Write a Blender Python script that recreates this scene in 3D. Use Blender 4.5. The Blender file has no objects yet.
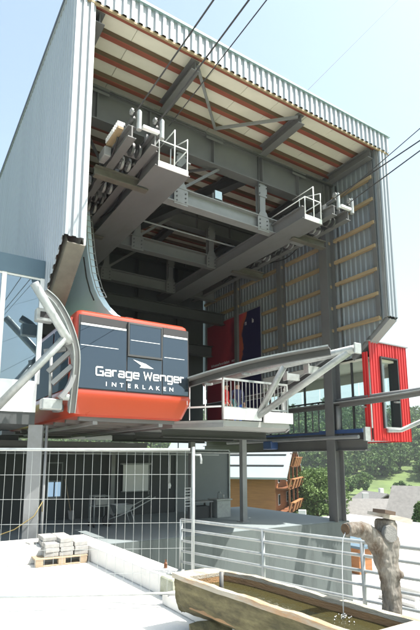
import bpy, bmesh, math, random
from math import sin, cos, pi, radians, sqrt, atan2
from mathutils import Vector, Matrix
import numpy as np
random.seed(7)
rng = np.random.default_rng(11)
scene = bpy.context.scene
COL = scene.collection
V = Vector

# ------------------------------------------------------------------ camera
cam_d = bpy.data.cameras.new('camera')
cam = bpy.data.objects.new('camera', cam_d)
COL.objects.link(cam)
F, PX, PY, HY, V1 = 483.0, 207.0, 378.0, 459.0, -105.0
def _d(px, py): return V((px - PX, -(py - PY), -F))
_yc = _d(V1, HY).normalized()
_xc = _d(PX + (F * F + (HY - PY) ** 2) / (PX - V1), HY).normalized()
_zc = _xc.cross(_yc)
Rm = Matrix((_xc, _yc, _zc))                      # camera -> world
CAM = V((0, 0, 1.75))
M4 = Rm.to_4x4(); M4.translation = CAM
cam.matrix_world = M4
cam_d.sensor_fit = 'AUTO'; cam_d.sensor_width = 36.0
cam_d.lens = F / 630.0 * 36.0
cam_d.shift_x = (210.0 - PX) / 630.0
cam_d.shift_y = -(315.0 - PY) / 630.0
cam_d.clip_start = 0.1; cam_d.clip_end = 8000
scene.camera = cam

# ------------------------------------------------------------------ world, sun, exposure
SUN_DIR = V((-0.42, 0.40, -1.0)).normalized()      # the way the light travels
to_sun = -SUN_DIR
w = bpy.data.worlds.new('World'); scene.world = w; w.use_nodes = True
nt = w.node_tree; nt.nodes.clear()
out = nt.nodes.new('ShaderNodeOutputWorld'); bg = nt.nodes.new('ShaderNodeBackground')
sky = nt.nodes.new('ShaderNodeTexSky'); sky.sky_type = 'NISHITA'; sky.sun_disc = False
sky.sun_elevation = math.asin(to_sun.z); sky.sun_rotation = atan2(to_sun.x, to_sun.y)
sky.altitude = 800; sky.air_density = 1.0; sky.dust_density = 5.5; sky.ozone_density = 1.0
bg.inputs['Strength'].default_value = 0.135
wb = nt.nodes.new('ShaderNodeMix'); wb.data_type = 'RGBA'; wb.blend_type = 'MULTIPLY'; wb.inputs['Factor'].default_value = 1.0
wb.inputs['B'].default_value = (1.0, 1.06, 0.93, 1)          # the camera's cool white balance
nt.links.new(sky.outputs[0], wb.inputs['A']); nt.links.new(wb.outputs['Result'], bg.inputs[0]); nt.links.new(bg.outputs[0], out.inputs[0])
sl = bpy.data.lights.new('sun', 'SUN'); sl.energy = 4.8; sl.angle = radians(0.5); sl.color = (1.0, 0.95, 0.89)
so = bpy.data.objects.new('sun', sl); COL.objects.link(so)
so.rotation_euler = SUN_DIR.to_track_quat('-Z', 'Y').to_euler(); so.location = (20, -20, 60)
scene.view_settings.view_transform = 'Standard'; scene.view_settings.look = 'None'
scene.view_settings.exposure = 1.5; scene.view_settings.gamma = 1.0
scene.cycles.max_bounces = 8; scene.cycles.diffuse_bounces = 4; scene.cycles.transparent_max_bounces = 16
scene.cycles.volume_bounces = 0

# ------------------------------------------------------------------ materials
MATS = {}
def mat(name, col, rough=0.6, metal=0.0, var=0.12, scale=3.0, bump=0.0, bscale=None, stain=None, stain_amt=0.5, stain_scale=1.2,
        stretch=(1, 1, 1), spec=0.5, coat=0.0, stain_pos=(0.5, 0.66)):
    m = bpy.data.materials.new(name); m.use_nodes = True
    n = m.node_tree.nodes; l = m.node_tree.links
    p = n['Principled BSDF']
    p.inputs['Roughness'].default_value = rough; p.inputs['Metallic'].default_value = metal
    p.inputs['Specular IOR Level'].default_value = spec
    p.inputs['Coat Weight'].default_value = coat
    tc = n.new('ShaderNodeTexCoord'); mp = n.new('ShaderNodeMapping'); mp.inputs['Scale'].default_value = stretch
    l.new(tc.outputs['Object'], mp.inputs['Vector'])
    nz = n.new('ShaderNodeTexNoise'); nz.inputs['Scale'].default_value = scale; nz.inputs['Detail'].default_value = 6
    nz.inputs['Roughness'].default_value = 0.62
    l.new(mp.outputs[0], nz.inputs['Vector'])
    rp = n.new('ShaderNodeValToRGB')
    c = V(col)
    rp.color_ramp.elements[0].position = 0.28; rp.color_ramp.elements[1].position = 0.72
    rp.color_ramp.elements[0].color = (*(c * (1 - var)), 1); rp.color_ramp.elements[1].color = (*(c * (1 + var)), 1)
    l.new(nz.outputs['Fac'], rp.inputs[0])
    res = rp.outputs[0]
    if stain is not None:
        n2 = n.new('ShaderNodeTexNoise'); n2.inputs['Scale'].default_value = stain_scale; n2.inputs['Detail'].default_value = 8
        n2.inputs['Roughness'].default_value = 0.7
        l.new(mp.outputs[0], n2.inputs['Vector'])
        r2 = n.new('ShaderNodeValToRGB'); r2.color_ramp.elements[0].position = stain_pos[0]; r2.color_ramp.elements[1].position = stain_pos[1]
        l.new(n2.outputs['Fac'], r2.inputs[0])
        mu = n.new('ShaderNodeMath'); mu.operation = 'MULTIPLY'; mu.inputs[1].default_value = stain_amt
        l.new(r2.outputs[0], mu.inputs[0])
        mx = n.new('ShaderNodeMix'); mx.data_type = 'RGBA'
        l.new(mu.outputs[0], mx.inputs['Factor']); l.new(res, mx.inputs['A']); mx.inputs['B'].default_value = (*stain, 1)
        res = mx.outputs['Result']
    l.new(res, p.inputs['Base Color'])
    mr = n.new('ShaderNodeMapRange'); mr.inputs['To Min'].default_value = max(0.02, rough - 0.08); mr.inputs['To Max'].default_value = min(1, rough + 0.08)
    l.new(nz.outputs['Fac'], mr.inputs['Value']); l.new(mr.outputs[0], p.inputs['Roughness'])
    if bump:
        nb = n.new('ShaderNodeTexNoise'); nb.inputs['Scale'].default_value = bscale or scale * 8; nb.inputs['Detail'].default_value = 5
        l.new(mp.outputs[0], nb.inputs['Vector'])
        b = n.new('ShaderNodeBump'); b.inputs['Strength'].default_value = bump; b.inputs['Distance'].default_value = 0.02
        l.new(nb.outputs['Fac'], b.inputs['Height']); l.new(b.outputs[0], p.inputs['Normal'])
    MATS[name] = m
    return m

def glass_mat(name, tint, trans, rough=0.02, base=0.04, body=0.06, graze=0.8):
    m = bpy.data.materials.new(name); m.use_nodes = True
    n = m.node_tree.nodes; l = m.node_tree.links
    n.remove(n['Principled BSDF'])
    o = n['Material Output']
    g = n.new('ShaderNodeBsdfGlossy'); g.inputs['Roughness'].default_value = rough; g.inputs['Color'].default_value = (0.78, 0.93, 1, 1)
    t = n.new('ShaderNodeBsdfTransparent'); t.inputs['Color'].default_value = (*tint, 1)
    dd = n.new('ShaderNodeBsdfDiffuse'); dd.inputs['Color'].default_value = (*[c * body for c in tint], 1)
    m1 = n.new('ShaderNodeMixShader'); m1.inputs[0].default_value = trans
    l.new(dd.outputs[0], m1.inputs[1]); l.new(t.outputs[0], m1.inputs[2])
    lw = n.new('ShaderNodeLayerWeight'); lw.inputs['Blend'].default_value = 0.5
    pw = n.new('ShaderNodeMath'); pw.operation = 'POWER'; pw.inputs[1].default_value = 4.0; l.new(lw.outputs['Facing'], pw.inputs[0])
    ma = n.new('ShaderNodeMath'); ma.operation = 'MULTIPLY_ADD'; ma.inputs[1].default_value = graze; ma.inputs[2].default_value = base; l.new(pw.outputs[0], ma.inputs[0])
    m2 = n.new('ShaderNodeMixShader')
    l.new(ma.outputs[0], m2.inputs[0]); l.new(m1.outputs[0], m2.inputs[1]); l.new(g.outputs[0], m2.inputs[2])
    l.new(m2.outputs[0], o.inputs['Surface'])
    MATS[name] = m
    return m

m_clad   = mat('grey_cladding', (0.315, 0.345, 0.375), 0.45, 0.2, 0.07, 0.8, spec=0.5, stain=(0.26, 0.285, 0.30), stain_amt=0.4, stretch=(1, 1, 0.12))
m_pale   = mat('pale_lining', (0.62, 0.63, 0.62), 0.6, 0, 0.05)
m_purlin_side  = mat('dark_purlin_side', (0.10, 0.065, 0.036), 0.75, 0, 0.2, 5, stretch=(0.15, 1, 1))
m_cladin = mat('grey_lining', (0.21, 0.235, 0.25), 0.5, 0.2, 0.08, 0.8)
m_fasc   = mat('blue_grey_fascia', (0.085, 0.135, 0.175), 0.4, 0.1, 0.06)
m_trim   = mat('teal_flashing', (0.25, 0.36, 0.37), 0.4, 0.3, 0.06)
m_steel  = mat('grey_paint_steel', (0.112, 0.113, 0.113), 0.5, 0.0, 0.12, 1.5, stain=(0.12, 0.12, 0.11), stain_amt=0.5)
m_girder = mat('girder_grey', (0.135, 0.137, 0.14), 0.5, 0, 0.15, 1.2, stain=(0.10, 0.10, 0.095), stain_amt=0.6, stretch=(1, 0.4, 1))
m_soff   = mat('soffit_grey', (0.30, 0.31, 0.30), 0.7, 0, 0.1, 1.0, stain=(0.2, 0.2, 0.19), stain_amt=0.5)
m_steel2 = mat('light_grey_paint', (0.195, 0.202, 0.205), 0.45, 0.0, 0.10, 2.0, stain=(0.14, 0.14, 0.13), stain_amt=0.5)
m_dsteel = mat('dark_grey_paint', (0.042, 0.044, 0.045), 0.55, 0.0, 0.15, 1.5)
m_galv   = mat('galvanised_steel', (0.34, 0.36, 0.355), 0.45, 0.35, 0.12, 9.0, stain=(0.24, 0.25, 0.25), stain_amt=0.6, stain_scale=5)
m_white  = mat('white_paint', (0.75, 0.76, 0.76), 0.45, 0.0, 0.04)
m_ceil   = mat('cream_board', (0.66, 0.64, 0.54), 0.75, 0, 0.06, 1.3, bump=0.05)
m_purlin = mat('red_brown_timber', (0.22, 0.058, 0.035), 0.7, 0, 0.25, 5, stretch=(0.15, 1, 1), bump=0.1, stain=(0.12, 0.07, 0.035), stain_amt=0.45)
m_tanw   = mat('tan_timber', (0.28, 0.21, 0.12), 0.7, 0, 0.22, 6, stretch=(1, 0.15, 1), bump=0.15)
m_brownch= mat('weathered_channel', (0.115, 0.108, 0.088), 0.6, 0.1, 0.2, 2.5, stain=(0.06, 0.055, 0.047), stain_amt=0.6)
m_red    = mat('red_cladding', (0.50, 0.020, 0.020), 0.45, 0, 0.12, 1.5, stain=(0.36, 0.018, 0.018), stain_amt=0.5, stretch=(1, 1, 0.15))
m_cab    = mat('orange_red_paint', (0.37, 0.044, 0.018), 0.3, 0, 0.05, 1.2, coat=0.3, stain=(0.30, 0.035, 0.018), stain_amt=0.35)
m_black  = mat('black_rubber', (0.018, 0.018, 0.02), 0.6, 0, 0.2)
m_hang   = mat('pale_blue_paint', (0.64, 0.82, 0.94), 0.4, 0, 0.05, 1.0, stain=(0.56, 0.74, 0.86), stain_amt=0.4)
m_conc   = mat('white_concrete', (0.62, 0.61, 0.585), 0.85, 0, 0.08, 1.1, bump=0.12, bscale=60, stain=(0.46, 0.45, 0.43), stain_amt=0.5, stain_scale=2.2)
m_ground = mat('pale_paving', (0.66, 0.65, 0.625), 0.9, 0, 0.10, 0.9, bump=0.25, bscale=45, stain=(0.13, 0.125, 0.11), stain_amt=0.85, stain_scale=7, stain_pos=(0.62, 0.74))
m_moss   = mat('mossy_concrete', (0.33, 0.34, 0.27), 0.9, 0, 0.2, 6, bump=0.3, stain=(0.16, 0.18, 0.07), stain_amt=0.8, stain_scale=4)
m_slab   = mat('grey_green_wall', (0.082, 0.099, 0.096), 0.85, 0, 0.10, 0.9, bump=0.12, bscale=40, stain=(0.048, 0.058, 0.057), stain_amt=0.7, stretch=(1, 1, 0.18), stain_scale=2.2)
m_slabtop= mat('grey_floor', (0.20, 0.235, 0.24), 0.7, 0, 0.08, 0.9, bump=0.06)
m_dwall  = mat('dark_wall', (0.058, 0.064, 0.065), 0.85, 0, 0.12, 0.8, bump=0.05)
m_gwall  = mat('mid_grey', (0.16, 0.18, 0.18), 0.7, 0, 0.08, 0.8)
m_wood   = mat('pallet_wood', (0.30, 0.235, 0.16), 0.8, 0, 0.2, 8, bump=0.2)
m_paver  = mat('grey_paver', (0.29, 0.285, 0.27), 0.9, 0, 0.15, 8, bump=0.3, bscale=70)
m_log    = mat('weathered_log', (0.115, 0.10, 0.05), 0.9, 0, 0.6, 13, stretch=(1, 0.3, 1), bump=0.9, bscale=20, stain=(0.05, 0.045, 0.018), stain_amt=0.85, stain_scale=3.5)
m_logrim = mat('wet_orange_wood', (0.27, 0.16, 0.075), 0.65, 0, 0.35, 8, stretch=(1, 0.2, 1), bump=0.5, stain=(0.14, 0.09, 0.04), stain_amt=0.7, stain_scale=4)
m_rimtop = mat('bleached_rim_wood', (0.34, 0.31, 0.25), 0.8, 0, 0.2, 9, stretch=(1, 0.25, 1), bump=0.5, stain=(0.33, 0.17, 0.06), stain_amt=0.9, stain_scale=3.2)
m_grey_log = mat('silver_grey_log', (0.19, 0.178, 0.155), 0.85, 0, 0.6, 11, stretch=(1, 1, 0.25), bump=0.9, bscale=28, stain_pos=(0.44, 0.58), stain=(0.05, 0.027, 0.011), stain_amt=0.95, stain_scale=3.0)
m_plank  = mat('grey_plank', (0.36, 0.33, 0.29), 0.8, 0, 0.2, 7, stretch=(0.2, 1, 1), bump=0.3)
m_blue   = mat('blue_paint', (0.035, 0.075, 0.19), 0.45, 0, 0.15, 3)
m_rope   = mat('steel_rope', (0.13, 0.13, 0.135), 0.45, 0.6, 0.1, 20)
m_chalet = mat('orange_larch', (0.29, 0.125, 0.045), 0.75, 0, 0.22, 2, stretch=(0.3, 0.3, 4), bump=0.1)
m_chalet2= mat('dark_larch', (0.17, 0.065, 0.024), 0.75, 0, 0.22, 3, stretch=(0.3, 0.3, 4))
m_mroof  = mat('pale_metal_roof', (0.25, 0.285, 0.295), 0.5, 0.1, 0.04, 0.5)
m_sroof  = mat('grey_slate_roof', (0.155, 0.15, 0.142), 0.85, 0, 0.2, 2.5, bump=0.2)
m_brown  = mat('dark_brown_wood', (0.075, 0.05, 0.035), 0.8, 0, 0.25, 4)
m_plast  = mat('white_render', (0.62, 0.61, 0.57), 0.9, 0, 0.05, 2)
m_asph   = mat('pale_road', (0.50, 0.49, 0.47), 0.9, 0, 0.08, 0.5, bump=0.1)
m_rock   = mat('far_rock', (0.17, 0.20, 0.20), 0.9, 0, 0.3, 0.01, stain=(0.09, 0.13, 0.07), stain_amt=0.8, stain_scale=0.006)
m_bark   = mat('bark', (0.12, 0.085, 0.055), 0.9, 0, 0.3, 6, bump=0.4)
m_screen = mat('white_screen', (0.62, 0.63, 0.62), 0.6, 0, 0.02)
m_jred   = mat('red_cloth', (0.50, 0.035, 0.03), 0.85, 0, 0.15, 12)
m_jnavy  = mat('navy_cloth', (0.045, 0.045, 0.10), 0.85, 0, 0.2, 12)
m_jblue  = mat('blue_cloth', (0.03, 0.10, 0.42), 0.85, 0, 0.15, 12)
m_trous  = mat('grey_cloth', (0.09, 0.09, 0.09), 0.85, 0, 0.2, 12)
m_teal   = mat('teal_cloth', (0.03, 0.13, 0.14), 0.85, 0, 0.2, 12)
m_skin   = mat('skin', (0.52, 0.32, 0.23), 0.6, 0, 0.06, 9)
m_hair   = mat('dark_hair', (0.03, 0.022, 0.016), 0.6, 0, 0.3, 30)
m_yellow = mat('yellow_hose', (0.26, 0.20, 0.075), 0.6, 0, 0.1)
m_lblue  = mat('pale_blue_glass', (0.45, 0.58, 0.68), 0.25, 0, 0.05)
m_gold   = mat('gold_cloth', (0.3, 0.3, 0.2), 0.8)
g_ctrl  = glass_mat('tinted_glass', (0.35, 0.48, 0.58), 0.35, 0.015, 0.28)
g_cab   = glass_mat('dark_cabin_glass', (0.10, 0.15, 0.26), 0.0, 0.02, 0.10, 0.08)
g_side  = glass_mat('dark_door_glass', (0.10, 0.14, 0.22), 0.0, 0.03, 0.03, 0.08, 0.15)
g_clear = glass_mat('clear_glass', (0.92, 0.96, 0.95), 0.97)

def leaf_mat(name, a, b):
    m = bpy.data.materials.new(name); m.use_nodes = True
    n = m.node_tree.nodes; l = m.node_tree.links
    p = n['Principled BSDF']; p.inputs['Roughness'].default_value = 0.6; p.inputs['Specular IOR Level'].default_value = 0.25
    tc = n.new('ShaderNodeTexCoord')
    nz = n.new('ShaderNodeTexNoise'); nz.inputs['Scale'].default_value = 0.35; nz.inputs['Detail'].default_value = 8
    l.new(tc.outputs['Object'], nz.inputs['Vector'])
    rp = n.new('ShaderNodeValToRGB'); rp.color_ramp.elements[0].position = 0.32; rp.color_ramp.elements[1].position = 0.68
    rp.color_ramp.elements[0].color = (*a, 1); rp.color_ramp.elements[1].color = (*b, 1)
    l.new(nz.outputs['Fac'], rp.inputs[0])
    tr = n.new('ShaderNodeBsdfTranslucent'); mx = n.new('ShaderNodeMixShader'); mx.inputs[0].default_value = 0.25
    l.new(rp.outputs[0], p.inputs['Base Color']); l.new(rp.outputs[0], tr.inputs['Color'])
    l.new(p.outputs[0], mx.inputs[1]); l.new(tr.outputs[0], mx.inputs[2]); l.new(mx.outputs[0], n['Material Output'].inputs['Surface'])
    MATS[name] = m
    return m
m_leaf  = leaf_mat('broad_leaves', (0.085, 0.14, 0.045), (0.17, 0.25, 0.085))
m_leaf2 = leaf_mat('forest_leaves', (0.038, 0.085, 0.024), (0.125, 0.195, 0.06))
m_leaf3 = leaf_mat('shrub_leaves', (0.04, 0.09, 0.025), (0.12, 0.17, 0.06))

# ------------------------------------------------------------------ mesh helpers
class MB:
    def __init__(s): s.v = []; s.f = []
    def add(s, vs, fs):
        o = len(s.v); s.v += [V(p) for p in vs]; s.f += [tuple(i + o for i in f) for f in fs]; return s
    def box(s, x0, x1, y0, y1, z0, z1):
        return s.add([(x0,y0,z0),(x1,y0,z0),(x1,y1,z0),(x0,y1,z0),(x0,y0,z1),(x1,y0,z1),(x1,y1,z1),(x0,y1,z1)],
                     [(3,2,1,0),(4,5,6,7),(0,1,5,4),(1,2,6,5),(2,3,7,6),(3,0,4,7)])
    def cbox(s, x0, x1, y0, y1, z0, z1, b=0.01):
        "box with chamfered edges"
        bm = bmesh.new(); bmesh.ops.create_cube(bm, size=1.0)
        for q in bm.verts: q.co = V(((x0+x1)/2 + q.co.x*(x1-x0), (y0+y1)/2 + q.co.y*(y1-y0), (z0+z1)/2 + q.co.z*(z1-z0)))
        bmesh.ops.bevel(bm, geom=bm.edges[:], offset=b, segments=1, affect='EDGES', profile=0.5)
        bm.verts.index_update()
        s.add([q.co.copy() for q in bm.verts], [[q.index for q in f.verts] for f in bm.faces]); bm.free(); return s
    def prism(s, pts, d):
        "extrude a planar polygon (list of 3D points) along vector d"
        n = len(pts); d = V(d); a = [V(p) for p in pts]
        nrm = V((0,0,0))
        for i in range(n): nrm += a[i].cross(a[(i+1) % n])
        if nrm.dot(d) > 0: a = a[::-1]
        b = [p + d for p in a]
        return s.add(a + b, [tuple(range(n)), tuple(range(2*n-1, n-1, -1))] + [(i, i+n, (i+1) % n + n, (i+1) % n)[::1] for i in range(n)])
    def profile(s, prof, p0, p1, up=(0,0,1)):
        "sweep a 2D profile (side, up) straight from p0 to p1"
        p0, p1 = V(p0), V(p1); t = (p1 - p0).normalized(); up = V(up); side = t.cross(up).normalized(); u = side.cross(t).normalized()
        return s.prism([p0 + side*a + u*b for a, b in prof], p1 - p0)
    def ibeam(s, p0, p1, w, h, tf=0.025, tw=0.018, up=(0,0,1)):
        W, H = w/2, h/2
        for r in ([(-W,H-tf),(W,H-tf),(W,H),(-W,H)], [(-W,-H),(W,-H),(W,-H+tf),(-W,-H+tf)], [(-tw/2,-H+tf),(tw/2,-H+tf),(tw/2,H-tf),(-tw/2,H-tf)]):
            s.profile(r, p0, p1, up)
        return s
    def rect(s, p0, p1, w, h, up=(0,0,1)):
        return s.profile([(-w/2,-h/2),(w/2,-h/2),(w/2,h/2),(-w/2,h/2)], p0, p1, up)
    def tube(s, path, r, n=8, closed=False):
        path = [V(p) for p in path]; k = len(path); rs = r if isinstance(r, (list, tuple)) else [r]*k
        prev = None; vs = []; fs = []
        for i, p in enumerate(path):
            t = (path[min(i+1, k-1)] - path[max(i-1, 0)]).normalized()
            if prev is None:
                a = t.orthogonal().normalized()
            else:
                a = (prev - t*prev.dot(t)); a = a.normalized() if a.length > 1e-6 else t.orthogonal().normalized()
            prev = a; b = t.cross(a)
            for j in range(n): vs.append(p + (a*cos(2*pi*j/n) + b*sin(2*pi*j/n))*rs[i])
        for i in range(k-1):
            for j in range(n): fs.append((i*n+j, i*n+(j+1) % n, (i+1)*n+(j+1) % n, (i+1)*n+j))
        fs.append(tuple(range(n))[::-1]); fs.append(tuple(range((k-1)*n, k*n)))
        return s.add(vs, fs)
    def cyl(s, c, r, h, n=12, axis=(0,0,1)):
        c = V(c); ax = V(axis).normalized(); return s.tube([c, c + ax*h], r, n)
    def sheet(s, o, u, L, n, lo, hi, period=0.2, amp=0.035, duty=0.5, th=0.004):
        "trapezoid corrugated sheet: origin o, runs along u for L; lo/hi give the low and high z offset at a position; n is outward"
        o, u, n = V(o), V(u).normalized(), V(n).normalized()
        xs = []; k = 0.0; ramp = period*0.14; top = period*duty - ramp; bot = period - period*duty - ramp
        while k < L:
            for dx, a in ((0, 0), (ramp, amp), (ramp+top, amp), (2*ramp+top, 0)):
                if k + dx <= L + 1e-6: xs.append((k+dx, a))
            k += period
        if xs[-1][0] < L: xs.append((L, 0))
        f = lambda g, x: g(x) if callable(g) else g
        vs = []
        for x, a in xs:
            for t in (0, -th):
                vs.append(o + u*x + n*(a+t) + V((0,0,f(lo, x)))); vs.append(o + u*x + n*(a+t) + V((0,0,f(hi, x))))
        fs = []
        for i in range(len(xs)-1):
            a, b = 4*i, 4*i+4
            fs += [(a, b, b+1, a+1), (a+2, a+3, b+3, b+2), (a, a+2, b+2, b), (a+1, b+1, b+3, a+3)]
        e = 4*(len(xs)-1); fs += [(0, 1, 3, 2), (e, e+2, e+3, e+1)]
        return s.add(vs, fs)
    def data(s, name, m, off=(0,0,0), smooth=False):
        me = bpy.data.meshes.new(name); off = V(off)
        me.from_pydata([tuple(p - off) for p in s.v], [], s.f); me.materials.append(m)
        if smooth: me.polygons.foreach_set('use_smooth', [True]*len(me.polygons))
        me.update(); return me
    def build(s, name, m, parent=None, smooth=False, label=None):
        off = wloc(parent); o = bpy.data.objects.new(name, s.data(name, m, off, smooth)); COL.objects.link(o)
        if parent is not None: o.parent = parent
        if label: o['label'] = label
        return o

def spline(pts, sub=5):
    pts = [V(p) for p in pts]; fine = []
    for i in range(len(pts)-1):
        p0, p1, p2, p3 = pts[max(i-1, 0)], pts[i], pts[i+1], pts[min(i+2, len(pts)-1)]
        for k in range(sub):
            t = k/sub; fine.append(0.5*((2*p1) + (-p0+p2)*t + (2*p0-5*p1+4*p2-p3)*t*t + (-p0+3*p1-3*p2+p3)*t**3))
    return fine + [pts[-1]]
def wloc(o):
    r = V((0,0,0))
    while o is not None: r += V(o.location); o = o.parent
    return r
def smooth_by_angle(o, deg=35):
    bm = bmesh.new(); bm.from_mesh(o.data); bmesh.ops.recalc_face_normals(bm, faces=bm.faces[:])
    for e in bm.edges:
        e.smooth = len(e.link_faces) == 2 and e.calc_face_angle(0) < radians(deg)
    for f in bm.faces: f.smooth = True
    bm.to_mesh(o.data); bm.free(); return o
def thing(name, label, cat, loc, group=None):
    o = bpy.data.objects.new(name, None); COL.objects.link(o); o.location = loc; o.empty_display_size = 0.3
    return tag(o, label, cat, group)
def tag(o, label, cat, group=None):
    o['label'] = label; o['category'] = cat
    if group: o['group'] = group
    return o
def setting(o, kind='structure'):
    o['kind'] = kind; return o
def inst(me, name, parent, loc, rot=(0,0,0), mt=None):
    "another object on shared mesh data; loc is in world space"
    o = bpy.data.objects.new(name, me); COL.objects.link(o)
    if parent is not None: o.parent = parent
    o.location = V(loc) - wloc(parent); o.rotation_euler = rot
    return o
def solid(o):
    me = o.data; bm = bmesh.new(); bm.from_mesh(me); bmesh.ops.recalc_face_normals(bm, faces=bm.faces[:]); bm.to_mesh(me); bm.free(); return o
def text_mesh(s, size, xs=1.0, bold=0.0, extr=0.002, spacing=1.0):
    c = bpy.data.curves.new('txt', 'FONT'); c.body = s; c.size = size; c.extrude = extr; c.offset = bold; c.space_character = spacing
    c.align_x = 'CENTER'; c.align_y = 'CENTER'
    o = bpy.data.objects.new('txt', c); COL.objects.link(o)
    dg = bpy.context.evaluated_depsgraph_get(); me = bpy.data.meshes.new_from_object(o.evaluated_get(dg))
    bpy.data.objects.remove(o); bpy.data.curves.remove(c)
    for q in me.vertices: q.co.x *= xs
    return me
def ray(px, py): return Rm @ _d(px, py)            # authoring aid: direction of a photo pixel
def onplane(px, py, ax, val):
    r = ray(px, py); return CAM + r * ((val - CAM[ax]) / r[ax])
def smoothstep(a, b, x):
    t = min(1, max(0, (x-a)/(b-a))); return t*t*(3-2*t)

# ------------------------------------------------------------------ terrain
def fbm(x, y, s, seed=0.0):
    v = 0; a = 1
    for k in range(4):
        v += a*(sin(x/s*1.7+seed+k*2.1+1.3*sin(y/s*1.1+k+seed))*cos(y/s*1.3-k*1.7+seed*0.7+0.9*sin(x/s*0.8)))
        a *= 0.5; s *= 0.5
    return v/1.9
FW = V((0.53, 0.83, 0)).normalized(); RT = V((FW.y, -FW.x, 0))
def ground_h(x, y):
    r = sqrt(x*x + y*y); p = V((x, y, 0)); side = p.dot(RT); fwd = p.dot(FW)
    h = -3.2 - 6.0*smoothstep(24, 75, r)
    if fwd > 0: h += 3.4*smoothstep(0.16, -0.25, side/max(1, r))*smoothstep(25, 55, r)*(1 - smoothstep(90, 140, r))
    h += 36*smoothstep(168, 330, r)*(1.0 - 0.22*smoothstep(0.25, 0.55, side/max(1, r))) + 0.5*fbm(x, y, 22)*smoothstep(25, 60, r) + 5*fbm(x, y, 70, 3)*smoothstep(170, 300, r)
    return h
g = MB(); rings = [0.0, 10, 16, 22, 30, 38, 46, 55, 65, 75, 88, 100, 115, 130, 145, 160, 172, 185, 200, 220, 240, 260, 280, 300, 330, 360, 420, 520, 700, 1000, 1500, 2200]
NA = 144
vs = []; fs = []
for i, r in enumerate(rings):
    for j in range(NA):
        a = 2*pi*j/NA; x, y = r*cos(a), r*sin(a)
        z = ground_h(x, y) if r < 430 else ground_h(430*cos(a), 430*sin(a)) - 0.14*(min(r, 760)-430)
        vs.append((x, y, z))
for i in range(1, len(rings)):
    for j in range(NA):
        k = (j+1) % NA
        fs.append(((i-1)*NA+j, (i-1)*NA+k, i*NA+k, i*NA+j)[::-1])
g.add(vs, fs)
m_meadow = mat('meadow', (0.085, 0.130, 0.034), 0.9, 0, 0.35, 0.12, bump=0.3, bscale=3, stain=(0.115, 0.15, 0.045), stain_amt=0.7, stain_scale=0.03)
go = setting(g.build('ground', m_meadow, smooth=True))

# far mountain ring
mt = MB(); vs = []; fs = []; NR = 10; NB = 220
for i in range(NR):
    for j in range(NB):
        a = 2*pi*j/NB; r = 1150 + i*105
        rel = (a - atan2(FW.y, FW.x) + pi) % (2*pi) - pi           # positive = left of view
        peak = 250 + 70*sin(a*5+1.0) + 45*sin(a*11+2) + 28*fbm(r*cos(a), r*sin(a), 160, 1)
        peak *= 1 - 0.42*smoothstep(-0.12, -0.38, rel) * (1 if rel > -1.2 else 0.4)
        hgt = -40 + peak*sin(min(1, i/6.0)*pi/2)**1.2 - max(0, i-6)*40 + 20*fbm(r*cos(a), r*sin(a), 90, 5)
        vs.append((r*cos(a), r*sin(a), hgt))
for i in range(NR-1):
    for j in range(NB):
        k = (j+1) % NB; fs.append((i*NB+j, i*NB+k, (i+1)*NB+k, (i+1)*NB+j)[::-1])
mt.add(vs, fs); setting(mt.build('mountain', m_rock, smooth=True))

# lower yard behind the railing, and terrace the camera stands on
yd = MB()
yd.box(2.2, 34, 3.0, 30, -3.3, -3.0); setting(yd.build('yard', m_asph))
edge = [(3.36, 9.9), (3.45, 6.0), (3.80, 4.6), (4.10, 3.4), (4.55, 1.4), (5.4, -3), (6.4, -14)]
tr = MB(); tr.prism([V((x, y, -3.25)) for x, y in [(-16, -14), (-16, 9.9)] + edge], (0, 0, 3.25))
setting(solid(tr.build('terrace', m_ground)))

# ------------------------------------------------------------------ STATION
HL, HR, HF, HB = 2.4, 12.75, 9.0, 20.5              # outer left, outer right, front, back
ZT = 12.2
st = thing('cableway_station', 'tall grey corrugated cable car station hall, open at the front, standing on steel columns', 'building', (7.5, 14, -0.2))
P = lambda mb, name, m, smooth=False, label=None: mb.build(name, m, st, smooth, label)

# outer cladding
cham = lambda y: 6.08 if y < 0.02 else (max(5.15, 6.08 - (y)*0.72) if y < 1.42 else 5.96)
a = MB(); a.sheet((HL, HB, 0), (0, -1, 0), HB-HF, (-1, 0, 0), lambda x: cham(HB-HF-x), ZT-0.02, 0.19, 0.03); P(a, 'left_wall', m_clad)
a = MB(); a.sheet((HL-0.01, HF, 0), (1, 0, 0), 0.45, (0, -1, 0), 6.1, ZT-0.05, 0.155, 0.04, 0.55); P(a, 'corner_panel', m_clad)
a = MB(); a.sheet((HR, HF, 0), (0, 1, 0), HB-HF, (1, 0, 0), lambda x: cham(x), ZT-0.02, 0.19, 0.03); P(a, 'right_wall', m_clad)
a = MB(); a.box(12.265, 12.40, 9.02, 9.12, 6.05, 11.6); P(a, 'edge_post', m_steel2)
a = MB(); a.sheet((HR-0.44, HF, 0), (1, 0, 0), 0.45, (0, -1, 0), 6.05, ZT-0.05, 0.155, 0.04, 0.55); P(a, 'corner_panel', m_clad)
a = MB(); a.sheet((HL+0.02, HF-0.05, 0), (1, 0, 0), HR-HL-0.02, (0, -1, 0), 11.63, ZT-0.02, 0.2, 0.045, 0.5); P(a, 'fascia', m_clad)
a = MB(); a.box(HL-0.06, HR+0.06, HF-0.13, HF-0.08+0.3, ZT-0.02, ZT+0.04); P(a, 'roof_edge', m_trim)
a = MB(); a.box(HL-0.05, HR+0.05, HF+0.22, HB+0.05, ZT-0.14, ZT+0.03); P(a, 'roof', m_clad)
a = MB(); a.box(HL-0.06, HL-0.035, HF-0.1, HB, ZT-0.10, ZT+0.035); P(a, 'verge_trim', m_dsteel)
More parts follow.
